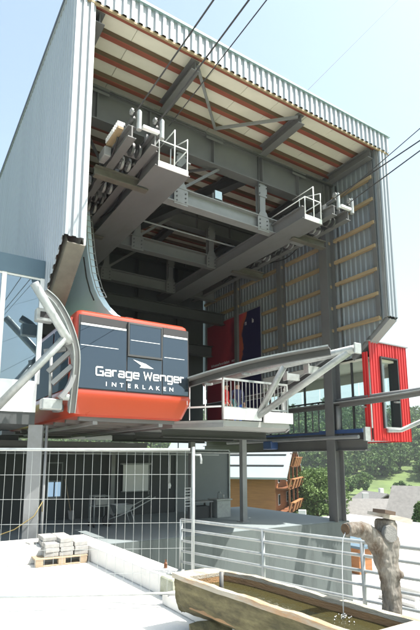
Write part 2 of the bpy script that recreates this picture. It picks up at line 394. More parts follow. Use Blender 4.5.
a = MB(); a.box(HL-0.02, HR+0.02, HF-0.048, HF+0.0, 11.58, 11.63); P(a, 'edge_batten', m_tanw)
# left wall lining, back wall
a = MB(); a.box(2.82, 2.86, 9.05, 10.45, 6.0, 11.9); a.box(2.82, 2.86, 10.451, HB, 5.96, 11.9); P(a, 'left_lining', m_pale)  # out of view, made pale to bounce sun onto the hanger arm
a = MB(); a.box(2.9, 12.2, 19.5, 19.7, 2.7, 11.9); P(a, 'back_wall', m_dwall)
# right wall lining
chR = lambda x: max(4.98, 6.05 - x*0.75)
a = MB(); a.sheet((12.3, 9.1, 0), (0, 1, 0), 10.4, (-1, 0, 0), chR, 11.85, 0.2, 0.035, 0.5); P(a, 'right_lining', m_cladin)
# girts, bay by bay
ycols = [9.1, 11.0, 13.5, 16.4, 19.4]
for k in range(8):
    z = 5.26 + 0.785*k
    for b in range(4):
        y0, y1 = ycols[b] + 0.12, ycols[b+1] - 0.08
        if b == 0 and k == 0: y0 = 10.15
        if b >= 2 and 3.2 < z < 8.1 and b == 3: continue
        if b == 2 and z < 8.1: y1 = 14.9
        a = MB(); dz = random.uniform(-0.012, 0.012)
        a.cbox(12.13, 12.262, y0, y1, z-0.055+dz, z+0.055+dz, 0.006); P(a, 'girt', m_tanw)
# wall posts
for y, w_, d_ in ((11.0, 0.36, 0.40), (13.5, 0.24, 0.24), (16.4, 0.2, 0.22), (9.12, 0.16, 0.2)):
    z0 = -0.2 if y == 11.0 else (5.0 if y != 9.12 else 6.05)
    if y in (13.5, 16.4): z0 = 2.7
    a = MB(); a.ibeam((12.24-d_/2 - (0.0 if y != 9.12 else -0.14), y+0.15, z0), (12.24-d_/2- (0.0 if y != 9.12 else -0.14), y+0.15, 11.3), w_, d_, 0.025, 0.02, up=(1, 0, 0)); P(a, 'wall_post', m_steel)
# chamfer channels
for xs, sgn in ((2.46, 1), (12.33, 1)):
    a = MB()
    p0, p1 = V((xs+0.2, 9.02, 5.98)), V((xs+0.2, 10.45, 4.92))
    a.rect(p0, p1, 0.36, 0.03, up=(0, 0.6, 0.8)); a.rect(p0+V((-0.17, 0.09, 0.1)), p1+V((-0.17, 0.09, 0.1)), 0.03, 0.26, up=(0, 0.6, 0.8))
    a.rect(p0+V((0.17, 0.09, 0.1)), p1+V((0.17, 0.09, 0.1)), 0.03, 0.26, up=(0, 0.6, 0.8))
    P(a, 'edge_channel', m_brownch if xs < 5 else m_steel2)
# ceiling: boards and purlins
pan = MB(); pan.cbox(-0.545, 0.545, -0.318, 0.318, -0.02, 0.02, 0.008); pan_me = pan.data('ceiling_board', m_ceil)
pur_y = [9.1 + 0.65*i for i in range(16)]
for i in range(15):
    yc = pur_y[i] + 0.325
    for k in range(9):
        inst(pan_me, 'ceiling_board', st, (3.42 + 1.1*k, yc, 11.86 + random.uniform(-0.004, 0.004)))
pb = MB(); pb.cbox(-4.7, 4.7, -0.075, 0.075, -0.05, 0.10, 0.008); pur_me = pb.data('purlin', m_purlin); pur_me.materials.append(m_purlin_side)
for f_ in pur_me.polygons: f_.material_index = 1 if abs(f_.normal.y) > 0.8 else 0  # side faces take a darker brown than the other faces
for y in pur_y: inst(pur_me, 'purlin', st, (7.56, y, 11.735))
# rafters along the tracks
for x in (2.98, 5.47, 9.05, 12.05):
    a = MB(); a.ibeam((x, 9.12, 11.47), (x, 10.9, 11.47), 0.24, 0.3, 0.022, 0.016)
    P(a, 'rafter', m_steel)
    a = MB(); a.ibeam((x, 11.2, 11.47), (x, 19.4, 11.47), 0.24, 0.3, 0.022, 0.016)
    P(a, 'rafter', m_steel)
# main girders across the hall
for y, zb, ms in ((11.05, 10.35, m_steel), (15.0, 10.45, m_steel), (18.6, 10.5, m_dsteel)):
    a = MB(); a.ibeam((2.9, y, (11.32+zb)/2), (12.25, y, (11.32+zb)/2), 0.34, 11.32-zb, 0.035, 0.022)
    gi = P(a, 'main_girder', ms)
    for x in (3.6, 5.1, 5.47, 7.2, 9.05, 10.6, 12.0):
        b = MB(); b.box(x-0.012, x+0.012, y-0.155, y-0.013, zb+0.04, 11.28); b.build('stiffener', ms, gi)
    for x in (3.6, 7.2, 10.6): b = MB(); b.box(x-0.3, x+0.3, y-0.18, y-0.172, 11.1, 11.28); b.build('splice_plate', ms, gi)
# wind bracing
for pts in (((5.55, 9.15, 11.5), (7.2, 10.85, 11.5)), ((7.2, 10.85, 11.5), (8.95, 9.15, 11.5)), ((2.9, 11.4, 11.3), (5.4, 14.8, 11.3)), ((9.1, 11.4, 11.3), (12, 14.8, 11.3)), ((5.5, 14.8, 11.3), (9.0, 11.4, 11.3))):
    a = MB(); a.rect(pts[0], pts[1], 0.07, 0.07); P(a, 'wind_brace', m_steel2)
# hanger posts and lower cross beams carrying the walkway girders
for y, xs in ((11.05, (6.1, 9.05)), (14.4, (6.3, 9.3)), (17.6, (6.4, 9.3))):
    mm = m_steel2 if y < 12 else m_steel
    for x in xs:
        a = MB(); a.ibeam((x, y, 9.2), (x, y, 10.38 if y < 15 else 10.5), 0.22, 0.22, 0.02, 0.014, up=(0, 1, 0)); po = P(a, 'hanger_post', mm)
        for zc in (9.12, 10.1):
            b = MB(); b.prism([V((x-0.22, y-0.135, zc-0.38)), V((x+0.22, y-0.135, zc-0.38)), V((x+0.22, y-0.135, zc+0.05)), V((x+0.12, y-0.135, zc+0.28)), V((x-0.12, y-0.135, zc+0.28)), V((x-0.22, y-0.135, zc+0.05))] if zc < 10 else
                              [V((x-0.16, y-0.135, zc-0.2)), V((x+0.16, y-0.135, zc-0.2)), V((x+0.16, y-0.135, zc+0.2)), V((x-0.16, y-0.135, zc+0.2))], (0, 0.02, 0))
            gp = b.build('gusset', mm, po)
            b = MB()
            for bx in (-0.14, 0.14):
                for bz in (-0.28, -0.15, -0.02) if zc < 10 else (-0.12, 0.12): b.cyl((x+bx, y-0.135, zc+bz), 0.024, 0.022, 6, (0, -1, 0))
            bo_ = b.build('bolts', m_dsteel, po); bo_['kind'] = 'stuff'
    a = MB(); a.ibeam((5.62, y, 9.02), (10.9 if y < 12 else 11.6, y, 9.02), 0.30, 0.46, 0.03, 0.018); P(a, 'cross_beam', mm)
    a = MB(); a.rect((xs[0], y, 9.25), (xs[0]+1.35, y, 10.35), 0.08, 0.08); P(a, 'diagonal_brace', m_steel)
a = MB(); a.tube([(5.5, 12.4, 9.6), (10.2, 12.4, 9.6)], 0.03); P(a, 'pipe', m_steel2)
a = MB(); a.tube([(5.3, 13.4, 9.35), (10.6, 13.4, 9.35)], 0.03); P(a, 'pipe', m_steel2)
for pts in (((3.0, 10.86, 11.2), (12.1, 10.86, 11.2)), ((3.0, 14.8, 10.9), (12.1, 14.8, 10.9)), ((8.85, 10.9, 9.3), (8.85, 10.9, 11.2)), ((12.2, 10.75, 5.2), (12.2, 10.75, 11.2))):
    a = MB(); a.tube(pts, 0.022, 6); P(a, 'conduit', m_dsteel, True)
# diagonal dark beam under the ceiling
a = MB(); a.ibeam((9.0, 11.3, 10.9), (6.6, 15.5, 10.2), 0.3, 0.36); P(a, 'rafter', m_dsteel)
# rear clutter: rear beams and machine frame
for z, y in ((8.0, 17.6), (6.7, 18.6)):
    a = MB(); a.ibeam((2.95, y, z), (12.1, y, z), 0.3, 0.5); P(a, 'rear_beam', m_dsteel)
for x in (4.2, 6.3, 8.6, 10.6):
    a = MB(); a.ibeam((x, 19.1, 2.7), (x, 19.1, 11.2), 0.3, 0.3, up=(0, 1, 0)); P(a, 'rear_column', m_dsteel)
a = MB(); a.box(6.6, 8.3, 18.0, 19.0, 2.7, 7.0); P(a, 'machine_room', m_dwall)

# walkway girders with end railings
for gx0, gx1, yb, nm in ((4.72, 5.55, 17.5, 'left'), (9.53, 10.22, 19.2, 'right')):
    a = MB(); a.box(gx0, gx1, 9.62, yb, 8.74, 8.79)
    a.box(gx0, gx0+0.03, 9.62, yb, 8.79, 9.12); a.box(gx1-0.03, gx1, 9.62, yb, 8.79, 9.12)
    a.box(gx0-0.09, gx0, 9.62, yb, 9.09, 9.12); a.box(gx1, gx1+0.09, 9.62, yb, 9.09, 9.12)
    a.box(gx0-0.07, gx0, 9.62, yb, 8.74, 8.76); a.box(gx1, gx1+0.07, 9.62, yb, 8.74, 8.76)
    wk = P(a, 'walkway_girder', m_girder)
    b = MB(); b.box(gx0, gx1, 9.585, 9.617, 8.72, 8.86); b.build('kickplate', m_white, wk)
    rl = MB()
    x0, x1 = gx0+0.02, gx1-0.02
    rl.tube([(x0, 9.6, 8.86), (x0, 9.6, 9.42), (x1, 9.6, 9.42), (x1, 9.6, 8.86)], 0.018)
    xm = (x0+x1)/2+0.03
    rl.tube([(xm, 9.6, 8.86), (xm, 9.6, 9.85)], 0.018)
    rl.tube([(x1, 9.6, 9.4), (x1, 9.6, 9.72)], 0.016); rl.tube([(x0, 9.6, 9.42), (x0, 11.5, 9.42)], 0.016); rl.tube([(x1, 9.6, 9.42), (x1, 11.5, 9.42)], 0.016)
    rl.tube([(x1, 10.5, 8.8), (x1, 10.5, 10.0)], 0.016); rl.tube([(x1, 9.6, 9.72), (x1, 10.5, 10.0)], 0.014); rl.tube([(xm, 9.6, 9.85), (xm, 10.5, 9.85)], 0.014)
    rl.build('guard_rail', m_white, wk, True)

# rope saddles over both tracks
def saddle(xa, xb):
    xm = (xa+xb)/2
    for x in (xa, xb):
        a = MB(); a.ibeam((x, 9.25, 9.08), (x, 18.5, 9.08), 0.2, 0.3, 0.025, 0.03); sb = P(a, 'rope_bearer', m_steel)
        b = MB(); b.tube([(x, 9.2, 9.40), (x, 9.7, 9.36), (x, 12, 9.33), (x, 18.4, 9.33)], 0.06, 8); b.build('rope_shoe', m_dsteel, sb, True)
        for i in range(14): c = MB(); c.box(x-0.11, x+0.11, 9.5+0.6*i, 9.62+0.6*i, 9.22, 9.36); c.build('shoe_clamp', m_steel2, sb)
        b = MB(); b.tube([(x+0.15, 9.22, 9.16), (x+0.15, 9.22, 9.62)], 0.062, 14); b.tube([(x+0.15, 9.22, 9.62), (x+0.15, 9.22, 9.66)], 0.035, 8)
        smooth_by_angle(b.build('rope_guard_cylinder', m_galv, sb))
        wv = MB(); wv.cyl((x-0.09, 9.16, 9.50), 0.075, 0.05, 16, (1, 0, 0)); wv.cyl((x-0.11, 9.16, 9.50), 0.03, 0.10, 8, (1, 0, 0))
        smooth_by_angle(wv.build('guide_wheel', m_steel2, sb))
    a = MB(); a.box(xa+0.24, xb+0.07, 9.17, 9.27, 9.24, 9.31); P(a, 'saddle_crossbar', m_white)
    for i in range(7):
        for x in (xa+0.2, xb-0.2):
            c = MB(); c.cyl((x-0.03, 9.75+0.62*i, 9.0), 0.16, 0.06, 18, (1, 0, 0)); c.cyl((x-0.05, 9.75+0.62*i, 9.0), 0.045, 0.1, 10, (1, 0, 0)); smooth_by_angle(P(c, 'sheave', m_steel2 if i % 2 else m_dsteel))
    for x, q in ((xa-0.16, 0.0), (xb+0.16, 0.5), (xa+0.05, 0.9)):
        c = MB(); c.tube(spline([(x, 9.7+q, 9.15), (x+0.04, 10.3+q, 8.92), (x-0.03, 10.9+q, 9.02), (x+0.05, 11.8+q, 8.86), (x, 13+q, 9.05)]), 0.022, 6); P(c, 'hydraulic_hose', m_black, True)
    for y in (10.2, 11.6):
        c = MB(); c.cbox(xa-0.3, xa-0.12, y, y+0.4, 8.95, 9.2, 0.02); P(c, 'junction_box', m_steel2)
    for y in (9.9, 10.9, 12.1, 13.3, 14.8):
        a = MB(); a.box(xa+0.105, xb-0.105, y, y+0.12, 8.98, 9.16); P(a, 'saddle_tie', m_steel)
        for q in (0.12, 0.3, 0.44):
            b = MB(); b.tube([(xa+q, y+0.2, 8.9), (xa+q+0.05, y+0.5, 9.05), (xa+q, y+0.85, 8.95)], 0.035, 6); P(b, 'brake_lever', m_dsteel, True)
    a = MB(); a.ibeam((xa-0.35, 10.75, 8.80), (xb+0.5, 10.75, 8.80), 0.2, 0.25); P(a, 'saddle_crossbeam', m_brownch)
    a = MB(); a.ibeam((xa-0.35, 14.0, 8.80), (xb+0.5, 14.0, 8.80), 0.2, 0.25); P(a, 'saddle_crossbeam', m_brownch)
saddle(3.88, 4.46)
saddle(10.4, 11.0)
# slatted box on the left saddle
a = MB()
for i in range(9): a.box(3.62, 3.8, 9.5+0.09*i, 9.55+0.09*i, 9.3, 9.42)
P(a, 'slatted_grille', m_white)
a = MB(); a.box(3.64, 3.78, 9.5, 10.28, 9.24, 9.30); P(a, 'grille_frame', m_tanw)

# floodlight on the front cross beam
fl = thing('floodlight', 'floodlight with pale blue glass fixed on the front cross beam', 'lamp', (7.4, 11.0, 9.27))
a = MB(); a.cbox(7.24, 7.52, 10.96, 11.10, 9.30, 9.60, 0.015); a.build('lamp_housing', m_dsteel, fl)
a = MB(); a.box(7.262, 7.498, 10.945, 10.958, 9.325, 9.575); a.build('lamp_glass', m_lblue, fl)
a = MB(); a.box(7.21, 7.236, 10.99, 11.05, 9.25, 9.5); a.box(7.524, 7.55, 10.99, 11.05, 9.25, 9.5); a.box(7.21, 7.55, 10.99, 11.05, 9.252, 9.275); a.build('bracket', m_steel2, fl)

# ------------- platforms
DZ = 2.7
a = MB(); a.prism([V((6.6, 9.62, 2.54)), V((8.7, 9.62, 2.54)), V((9.55, 10.7, 2.54)), V((9.6, 15.6, 2.54)), V((12.28, 15.6, 2.54)), V((12.28, 19.5, 2.54)), V((2.9, 19.5, 2.54)), V((2.9, 17.2, 2.54)), V((5.75, 17.2, 2.54)), V((5.8, 10.7, 2.54))], (0, 0, 0.14))
pf = solid(P(a, 'platform', m_soff))
a = MB(); 
for p, q in (((6.6, 9.62), (5.8, 10.7)), ((8.7, 9.62), (9.55, 10.7))):
    a.rect((p[0], p[1], 2.56), (q[0], q[1], 2.56), 0.05, 0.10)
a.rect((5.8, 10.7, 2.56), (5.76, 17.2, 2.56), 0.05, 0.10); a.rect((9.55, 10.7, 2.56), (9.6, 15.6, 2.56), 0.05, 0.10)
a.build('edge_trim', m_steel2, pf)
a = MB(); a.box(6.58, 7.72, 9.55, 9.60, 2.70, 2.98); a.build('kickplate', m_white, pf)
a = MB(); a.box(7.82, 8.78, 9.55, 9.60, 2.66, 2.94); a.build('kickplate', m_white, pf)
for y in (11.5, 13.2, 15.0):
    a = MB(); a.ibeam((5.9, y, 2.42), (9.45, y, 2.42), 0.18, 0.22); P(a, 'floor_joist', m_dsteel)
# platform railing at the tip
rl = MB(); x0, x1 = 6.62, 7.8
a = MB(); a.rect((x0, 9.66, 3.7), (x1+0.9, 9.66, 3.7), 0.045, 0.05); a.rect((x0, 9.66, 3.0), (x1+0.9, 9.66, 3.0), 0.04, 0.04)
a.rect((x0, 9.66, 2.7), (x0, 9.66, 3.675), 0.05, 0.05, up=(0, 1, 0)); a.rect((x1+0.88, 9.66, 2.7), (x1+0.88, 9.66, 3.675), 0.05, 0.05, up=(0, 1, 0))
prl = P(a, 'platform_railing', m_galv)
for i in range(1, 18):
    b = MB(); xx = x0 + 0.117*i; b.tube([(xx, 9.66, 3.02), (xx, 9.66, 3.675)], 0.011, 6); b.build('baluster', m_galv, prl)
for sx in ((6.6, 5.85), (8.7, 9.5)):
    a = MB()
    for z in (3.7, 3.02): a.rect((sx[0], 9.7, z), (sx[1], 10.75, z), 0.04, 0.04)
    for t in (0.33, 0.66, 1.0): a.tube([(sx[0]+(sx[1]-sx[0])*t, 9.7+1.05*t, 2.7), (sx[0]+(sx[1]-sx[0])*t, 9.7+1.05*t, 3.68)], 0.012, 6)
    P(a, 'side_railing', m_white)
a = MB(); a.box(6.2, 8.8, 15.7, 15.8, 2.7, 3.75); P(a, 'barrier_panel', m_steel2)

# guide rails (funnels) for the two docks
def band(mb, path, w_, h_, off=(0, 0), up=(0, 0, 1)):
    "rectangular bar following a path; off = (sideways, up) shift"
    n = len(path); vs = []; fs = []; up = V(up)
    for i, p in enumerate(path):
        t = (path[min(i+1, n-1)] - path[max(i-1, 0)]).normalized(); sd = t.cross(up).normalized(); u = sd.cross(t).normalized()
        for a_, b_ in ((-w_/2, -h_/2), (w_/2, -h_/2), (w_/2, h_/2), (-w_/2, h_/2)): vs.append(p + sd*(a_+off[0]) + u*(b_+off[1]))
    for i in range(n-1):
        for j in range(4): fs.append((4*i+j, 4*i+(j+1) % 4, 4*i+4+(j+1) % 4, 4*i+4+j))
    fs += [(3, 2, 1, 0), (4*n-4, 4*n-3, 4*n-2, 4*n-1)]
    return mb.add(vs, fs)
def guide(pts, s, mt_, cut=0):
    fine = spline(pts); fine = fine[:len(fine)-cut]
    a = MB(); band(a, fine, 0.09, 0.11); gr = solid(P(a, 'guide_rail', mt_))
    b = MB(); band(b, fine, 0.24, 0.015, (0.13*s, 0.07)); solid(b.build('guide_plate', m_steel, gr))
    b = MB(); band(b, fine, 0.02, 0.03, (0.25*s, 0.09)); band(b, fine, 0.025, 0.03, (-0.055*s, 0.075)); solid(b.build('guide_edge', m_galv, gr))
    for i in range(6, len(fine)-4, 6):
        p = fine[i]; c = MB(); c.cbox(p.x-0.09, p.x+0.09, p.y-0.05, p.y+0.05, p.z-0.15, p.z-0.10, 0.008); c.build('rail_bracket', m_steel2, gr)
    return gr
guide([(5.72, 15.0, 3.46), (5.72, 11.6, 3.46), (5.73, 10.4, 3.47), (5.82, 9.7, 3.52), (6.05, 8.95, 3.62), (6.42, 8.2, 3.74), (6.92, 7.5, 3.85), (7.62, 6.5, 3.96)], 1, m_dsteel, 2)
guide([(9.35, 15.0, 3.62), (9.35, 11.6, 3.66), (9.25, 10.4, 3.72), (9.05, 9.7, 3.78), (8.75, 8.95, 3.84), (8.4, 8.2, 3.89), (8.05, 7.4, 3.94), (7.72, 6.6, 3.96)], -1, m_dsteel, 2)
guide([(12.15, 15.0, 3.46), (12.15, 11.6, 3.46), (12.15, 10.4, 3.47), (12.28, 9.5, 3.50), (12.6, 8.7, 3.58), (13.05, 7.9, 3.70), (13.6, 7.1, 3.80), (14.2, 6.4, 3.9)], 1, m_steel)
a = MB(); a.tube(spline([(12.2, 11.2, 3.66), (12.35, 9.5, 3.70), (12.7, 8.7, 3.76), (13.15, 7.9, 3.86), (13.7, 7.1, 3.96), (14.3, 6.4, 4.05)]), 0.05, 8); P(a, 'guide_tube', m_steel2, True)
# braces of the centre tip
tipc = V((7.66, 6.45, 3.95)); base = V((7.66, 9.6, 2.82))
a = MB(); a.tube([base, tipc + V((0, 0.15, -0.03))], 0.08, 12); P(a, 'guide_brace', m_galv, True)
a = MB(); a.tube([base + V((0, 0.02, 0.0)), V((7.66, 8.55, 3.98))], 0.08, 12); P(a, 'guide_brace', m_galv, True)
a = MB(); a.tube([V((7.3, 11.6, 3.88)), V((7.66, 9.0, 3.98)), tipc], 0.085, 12); P(a, 'guide_spine', m_galv, True)
a = MB(); a.cbox(7.56, 7.76, 6.36, 6.40, 3.84, 4.06, 0.01); P(a, 'end_plate', m_galv)
for x_, y_ in ((8.0, 7.9), (8.25, 8.9)):
    a = MB(); a.box(x_-0.2, x_+0.2, y_, y_+0.12, 3.70, 3.86); a.box(x_-0.24, x_-0.2, y_-0.02, y_+0.14, 3.68, 3.9); P(a, 'guide_clamp', m_galv)
# left guide: pipe bracket, curved channel and buffers between control room and cabin
lp0 = onplane(34, 283, 1, 9.0); lp1 = onplane(66, 337, 1, 9.35); lp2 = onplane(-4, 408, 1, 10.05)
a = MB(); a.tube([lp0, lp1, lp1 + (lp1-lp0)*0.12], 0.085, 12); P(a, 'guide_spine', m_galv, True)
a = MB(); a.tube([lp1, lp2], 0.08, 12); P(a, 'guide_brace', m_galv, True)
arc = spline([onplane(px, py, 1, yy) for px, py, yy in ((44, 292, 9.3), (56, 303, 9.35), (67, 322, 9.4), (74.5, 345, 9.45), (76, 362, 9.5), (74, 385, 9.6), (71, 412, 9.8))])
a = MB(); band(a, arc, 0.08, 0.14, up=(0, 1, 0)); c1 = solid(P(a, 'curved_channel', m_steel))
b = MB(); band(b, arc, 0.02, 0.17, (-0.055, 0.0), up=(0, 1, 0)); band(b, arc, 0.02, 0.17, (0.055, 0.0), up=(0, 1, 0)); b.build('channel_flange', m_galv, c1)
arc2 = spline([onplane(px, py, 1, 9.55) for px, py in ((58, 340), (67, 345), (73, 356), (74, 370), (69, 386), (60, 398))])
a = MB(); band(a, arc2, 0.09, 0.14, up=(0, 1, 0)); solid(P(a, 'curved_buffer', m_steel2))
for (q0, q1) in (((48, 372), (70, 352)), ((52, 384), (72, 366)), ((44, 352), (66, 349))):
    a = MB(); a.rect(onplane(*q0, 1, 9.75), onplane(*q1, 1, 9.6), 0.12, 0.09); P(a, 'buffer_arm', m_steel2)
a = MB(); p_ = onplane(44, 316, 1, 9.7); a.cbox(p_.x-0.17, p_.x+0.17, p_.y-0.1, p_.y+0.1, p_.z-0.13, p_.z+0.13, 0.015); bk = P(a, 'guide_clamp', m_galv)
b = MB(); b.box(p_.x-0.10, p_.x+0.17, p_.y-0.104, p_.y-0.101, p_.z-0.06, p_.z+0.06); b.build('clamp_slot', m_black, bk)
a = MB(); a.tube([onplane(51, 357, 1, 9.9), onplane(50, 404, 1, 9.9)], 0.035, 8); P(a, 'guide_post', m_galv, True)
p_ = onplane(52, 403, 1, 9.8)
a = MB(); a.cbox(p_.x-0.22, p_.x+0.18, p_.y-0.12, p_.y+0.12, p_.z-0.14, p_.z+0.08, 0.02); P(a, 'dock_bracket', m_galv)
a = MB(); p_ = onplane(65, 397, 1, 9.62); a.cyl((p_.x-0.05, p_.y, p_.z), 0.07, 0.12, 12, (1, 0, 0)); P(a, 'buffer_wheel', m_galv)
# right brace
a = MB(); a.tube([V((12.75, 9.62, 2.62)), V((13.3, 9.55, 2.64)), V((14.25, 6.9, 3.8))], 0.07, 12); P(a, 'guide_brace', m_galv, True)
a = MB(); a.tube([V((12.1, 11.0, 2.6)), V((12.1, 11.0, 3.46))], 0.08, 12); P(a, 'guide_post', m_steel2, True)

# ------------- control room on the left
cr0 = MB(); cr0.box(-4.0, 2.36, 10.34, 12.6, 2.45, 2.7); cr = P(cr0, 'control_room', m_dwall)
a = MB(); a.box(-4.0, 2.36, 10.32, 10.4, 2.70, 3.30); a.build('sill_panel', m_white, cr)
a = MB(); a.box(-4.0, 2.385, 10.29, 10.42, 5.60, 6.0); a.build('fascia_panel', m_fasc, cr)
a = MB(); a.box(-4.0, 2.36, 10.42, 12.6, 5.7, 5.95); a.build('roof_slab', m_dwall, cr)
a = MB(); a.box(2.32, 2.34, 10.45, 12.5, 3.3, 5.7); a.build('side_pane', g_clear, cr)
a = MB(); a.box(2.30, 2.36, 10.42, 12.6, 2.7, 3.3); a.build('side_wall', m_white, cr)
a = MB(); a.box(-4.0, 2.3, 12.5, 12.52, 3.3, 5.7); a.build('rear_pane', g_clear, cr)  # unseen back left as clear glass to let light reach the hanger
xm = [-4.0, -2.2, -0.35, 1.58, 2.36]
for i in range(4):
    a = MB(); a.box(xm[i]+0.04, xm[i+1]-0.04, 10.36, 10.372, 3.36, 5.58); a.build('window_pane', g_ctrl, cr)
for x in xm[1:]:
    a = MB(); a.box(x-0.045, x+0.045, 10.31, 10.42, 3.30, 5.60); a.build('mullion', m_white, cr)
a = MB(); a.box(-4, 2.32, 10.33, 10.4, 3.30, 3.355); a.build('window_sill', m_white, cr)
a = MB(); a.box(-4, 2.32, 10.33, 10.4, 5.57, 5.602); a.build('window_head', m_white, cr)

# ------------- waiting corridor and red box on the right
co0 = MB(); co0.box(12.32, 14.12, 9.86, 19.4, 2.34, 2.68); co = P(co0, 'waiting_corridor', m_steel)
a = MB(); a.box(12.36, 14.1, 9.86, 19.4, 4.86, 4.94); a.build('corridor_ceiling', m_ceil, co)
a = MB(); a.box(12.78, 14.12, 9.86, 19.4, 5.36, 5.44); a.build('corridor_roof', m_dsteel, co)
a = MB(); a.box(14.04, 14.10, 9.9, 19.4, 4.5, 5.36); a.build('corridor_lintel', m_plast, co)
a = MB(); a.box(12.30, 12.345, 11.4, 19.4, 4.55, 4.97); a.build('corridor_lintel', m_plast, co)
ym = [9.98, 10.55, 11.75, 12.75, 13.7, 14.7, 16.2, 17.8, 19.3]
for i in range(len(ym)-1):
    a = MB(); a.box(12.325, 12.337, ym[i]+0.03, ym[i+1]-0.03, 2.7, 4.54 if i > 1 else 4.85); a.build('window_pane', g_clear, co)
    a = MB(); a.box(14.06, 14.072, ym[i]+0.03, ym[i+1]-0.03, 2.7, 4.5); a.build('window_pane', g_clear, co)
for i, y in enumerate(ym):
    a = MB(); a.box(12.305, 12.36, y-0.03, y+0.03, 2.68, 4.55 if y > 11.4 else 4.86); a.build('mullion', m_dsteel if i != 4 else m_steel, co)
    if i % 3 == 0:
        a = MB(); a.box(14.04, 14.09, y-0.03, y+0.03, 2.68, 4.5); a.build('mullion', m_dsteel, co)
a = MB(); a.box(12.30, 12.35, 11.5, 16.2, 3.66, 3.71); a.build('transom', m_dsteel, co)
for y in (12.1, 12.4, 13.1, 13.4, 14.1, 14.45):
    a = MB(); a.box(12.31, 12.35, y-0.015, y+0.015, 2.7, 3.66); a.build('transom_bar', m_steel, co)
# edge beams below
a = MB(); a.ibeam((12.18, 9.95, 2.18), (12.18, 19.3, 2.18), 0.22, 0.34, 0.025, 0.02); a.build('edge_beam', m_steel, co)
a = MB(); a.rect((12.1, 10.0, 2.62), (12.1, 11.8, 2.62), 0.16, 0.12); a.rect((12.1, 11.8, 2.6), (12.1, 18, 2.6), 0.10, 0.06); a.build('blue_buffer', m_blue, co)
a = MB(); a.tube([(11.85, 10.0, 2.42), (11.85, 17, 2.42)], 0.06, 8); a.build('edge_pipe', m_steel2, co)
a = MB(); a.box(12.0, 12.28, 9.86, 9.94, 2.3, 2.72); a.build('end_plate', m_galv, co)
a = MB(); a.cbox(11.75, 12.1, 14.0, 14.5, 2.1, 2.4, 0.03); a.build('blue_motor', m_blue, co)
# red box front
def redsheet(x0, x1, z0, z1):
    a = MB(); a.sheet((x0, 9.8, 0), (1, 0, 0), x1-x0, (0, -1, 0), z0, z1, 0.13, 0.03, 0.5); a.build('red_cladding_sheet', m_red, co)
redsheet(12.3, 12.76, 2.3, 5.42); redsheet(13.60, 14.16, 2.3, 5.42); redsheet(12.765, 13.595, 2.3, 2.72); redsheet(12.765, 13.595, 4.96, 5.42)
a = MB(); a.sheet((12.27, 9.84, 0), (0, 1, 0), 0.22, (-1, 0, 0), 2.3, 5.1, 0.11, 0.02); a.build('red_cladding_sheet', m_red, co)
a = MB(); a.sheet((14.17, 9.82, 0), (0, 1, 0), 9.6, (1, 0, 0), 2.3, 2.68, 0.13, 0.03); a.build('red_cladding_sheet', m_red, co)
a = MB(); a.box(12.24, 14.22, 9.74, 9.86, 5.42, 5.46); a.build('flashing', m_steel2, co)
a = MB()
a.box(12.745, 12.79, 9.72, 10.08, 2.70, 4.98); a.box(13.57, 13.615, 9.72, 10.08, 2.70, 4.98); a.box(12.79, 13.57, 9.72, 10.08, 4.93, 4.98)
a.build('window_frame', m_black, co)
a = MB(); a.box(12.79, 13.57, 9.70, 10.08, 2.69, 2.735); a.build('window_sill', m_galv, co)
a = MB(); a.box(12.80, 13.56, 9.97, 9.982, 2.735, 4.93); a.build('window_pane', g_clear, co)
a = MB(); a.box(12.80, 13.56, 10.25, 10.27, 2.735, 4.93); a.build('pale_backing', m_pale, co)  # pale sheet added behind the pane to make the glass look lighter

# ------------- poster on the right wall
pp = MB(); pp.box(12.20, 12.225, 15.05, 19.12, 3.2, 8.0)
pm = bpy.data.materials.new('poster_print'); pm.use_nodes = True
n = pm.node_tree.nodes; l = pm.node_tree.links; pr = n['Principled BSDF']; pr.inputs['Roughness'].default_value = 0.5
tc = n.new('ShaderNodeTexCoord'); sp = n.new('ShaderNodeSeparateXYZ'); l.new(tc.outputs['Generated'], sp.inputs[0])
nz = n.new('ShaderNodeTexNoise'); nz.inputs['Scale'].default_value = 0.9; nz.inputs['Detail'].default_value = 3; l.new(tc.outputs['Object'], nz.inputs['Vector'])
ad = n.new('ShaderNodeMath'); ad.operation = 'MULTIPLY_ADD'; ad.inputs[1].default_value = 0.30; l.new(nz.outputs['Fac'], ad.inputs[0])
ad2 = n.new('ShaderNodeMath'); ad2.operation = 'MULTIPLY_ADD'; ad2.inputs[1].default_value = 0.22; l.new(sp.outputs['Z'], ad2.inputs[0]); l.new(sp.outputs['Y'], ad2.inputs[2])
l.new(ad2.outputs[0], ad.inputs[2])
rp = n.new('ShaderNodeValToRGB'); cr_ = rp.color_ramp
cr_.elements[0].position = 0.50; cr_.elements[0].color = (0.012, 0.008, 0.05, 1); cr_.elements[1].position = 1.0; cr_.elements[1].color = (0.24, 0.018, 0.035, 1)
for pos, c in ((0.585, (0.012, 0.008, 0.05, 1)), (0.60, (0.34, 0.08, 0.03, 1)), (0.68, (0.42, 0.05, 0.055, 1)), (0.80, (0.13, 0.008, 0.03, 1)), (0.88, (0.34, 0.03, 0.045, 1))):
    e = cr_.elements.new(pos); e.color = c
l.new(ad.outputs[0], rp.inputs[0]); l.new(rp.outputs[0], pr.inputs['Base Color'])
po = pp.build('wall_poster', pm); tag(po, 'large dark red and navy poster on the right inner wall of the hall', 'poster')
fr = MB(); fr.box(12.19, 12.232, 19.12, 19.17, 3.15, 8.05); fr.box(12.19, 12.232, 15.0, 15.05, 3.15, 8.05); fr.box(12.19, 12.232, 15.05, 19.12, 8.0, 8.05); fr.build('poster_frame', m_steel2, po)
m_print = mat('faded_white_print', (0.5, 0.46, 0.48), 0.6)
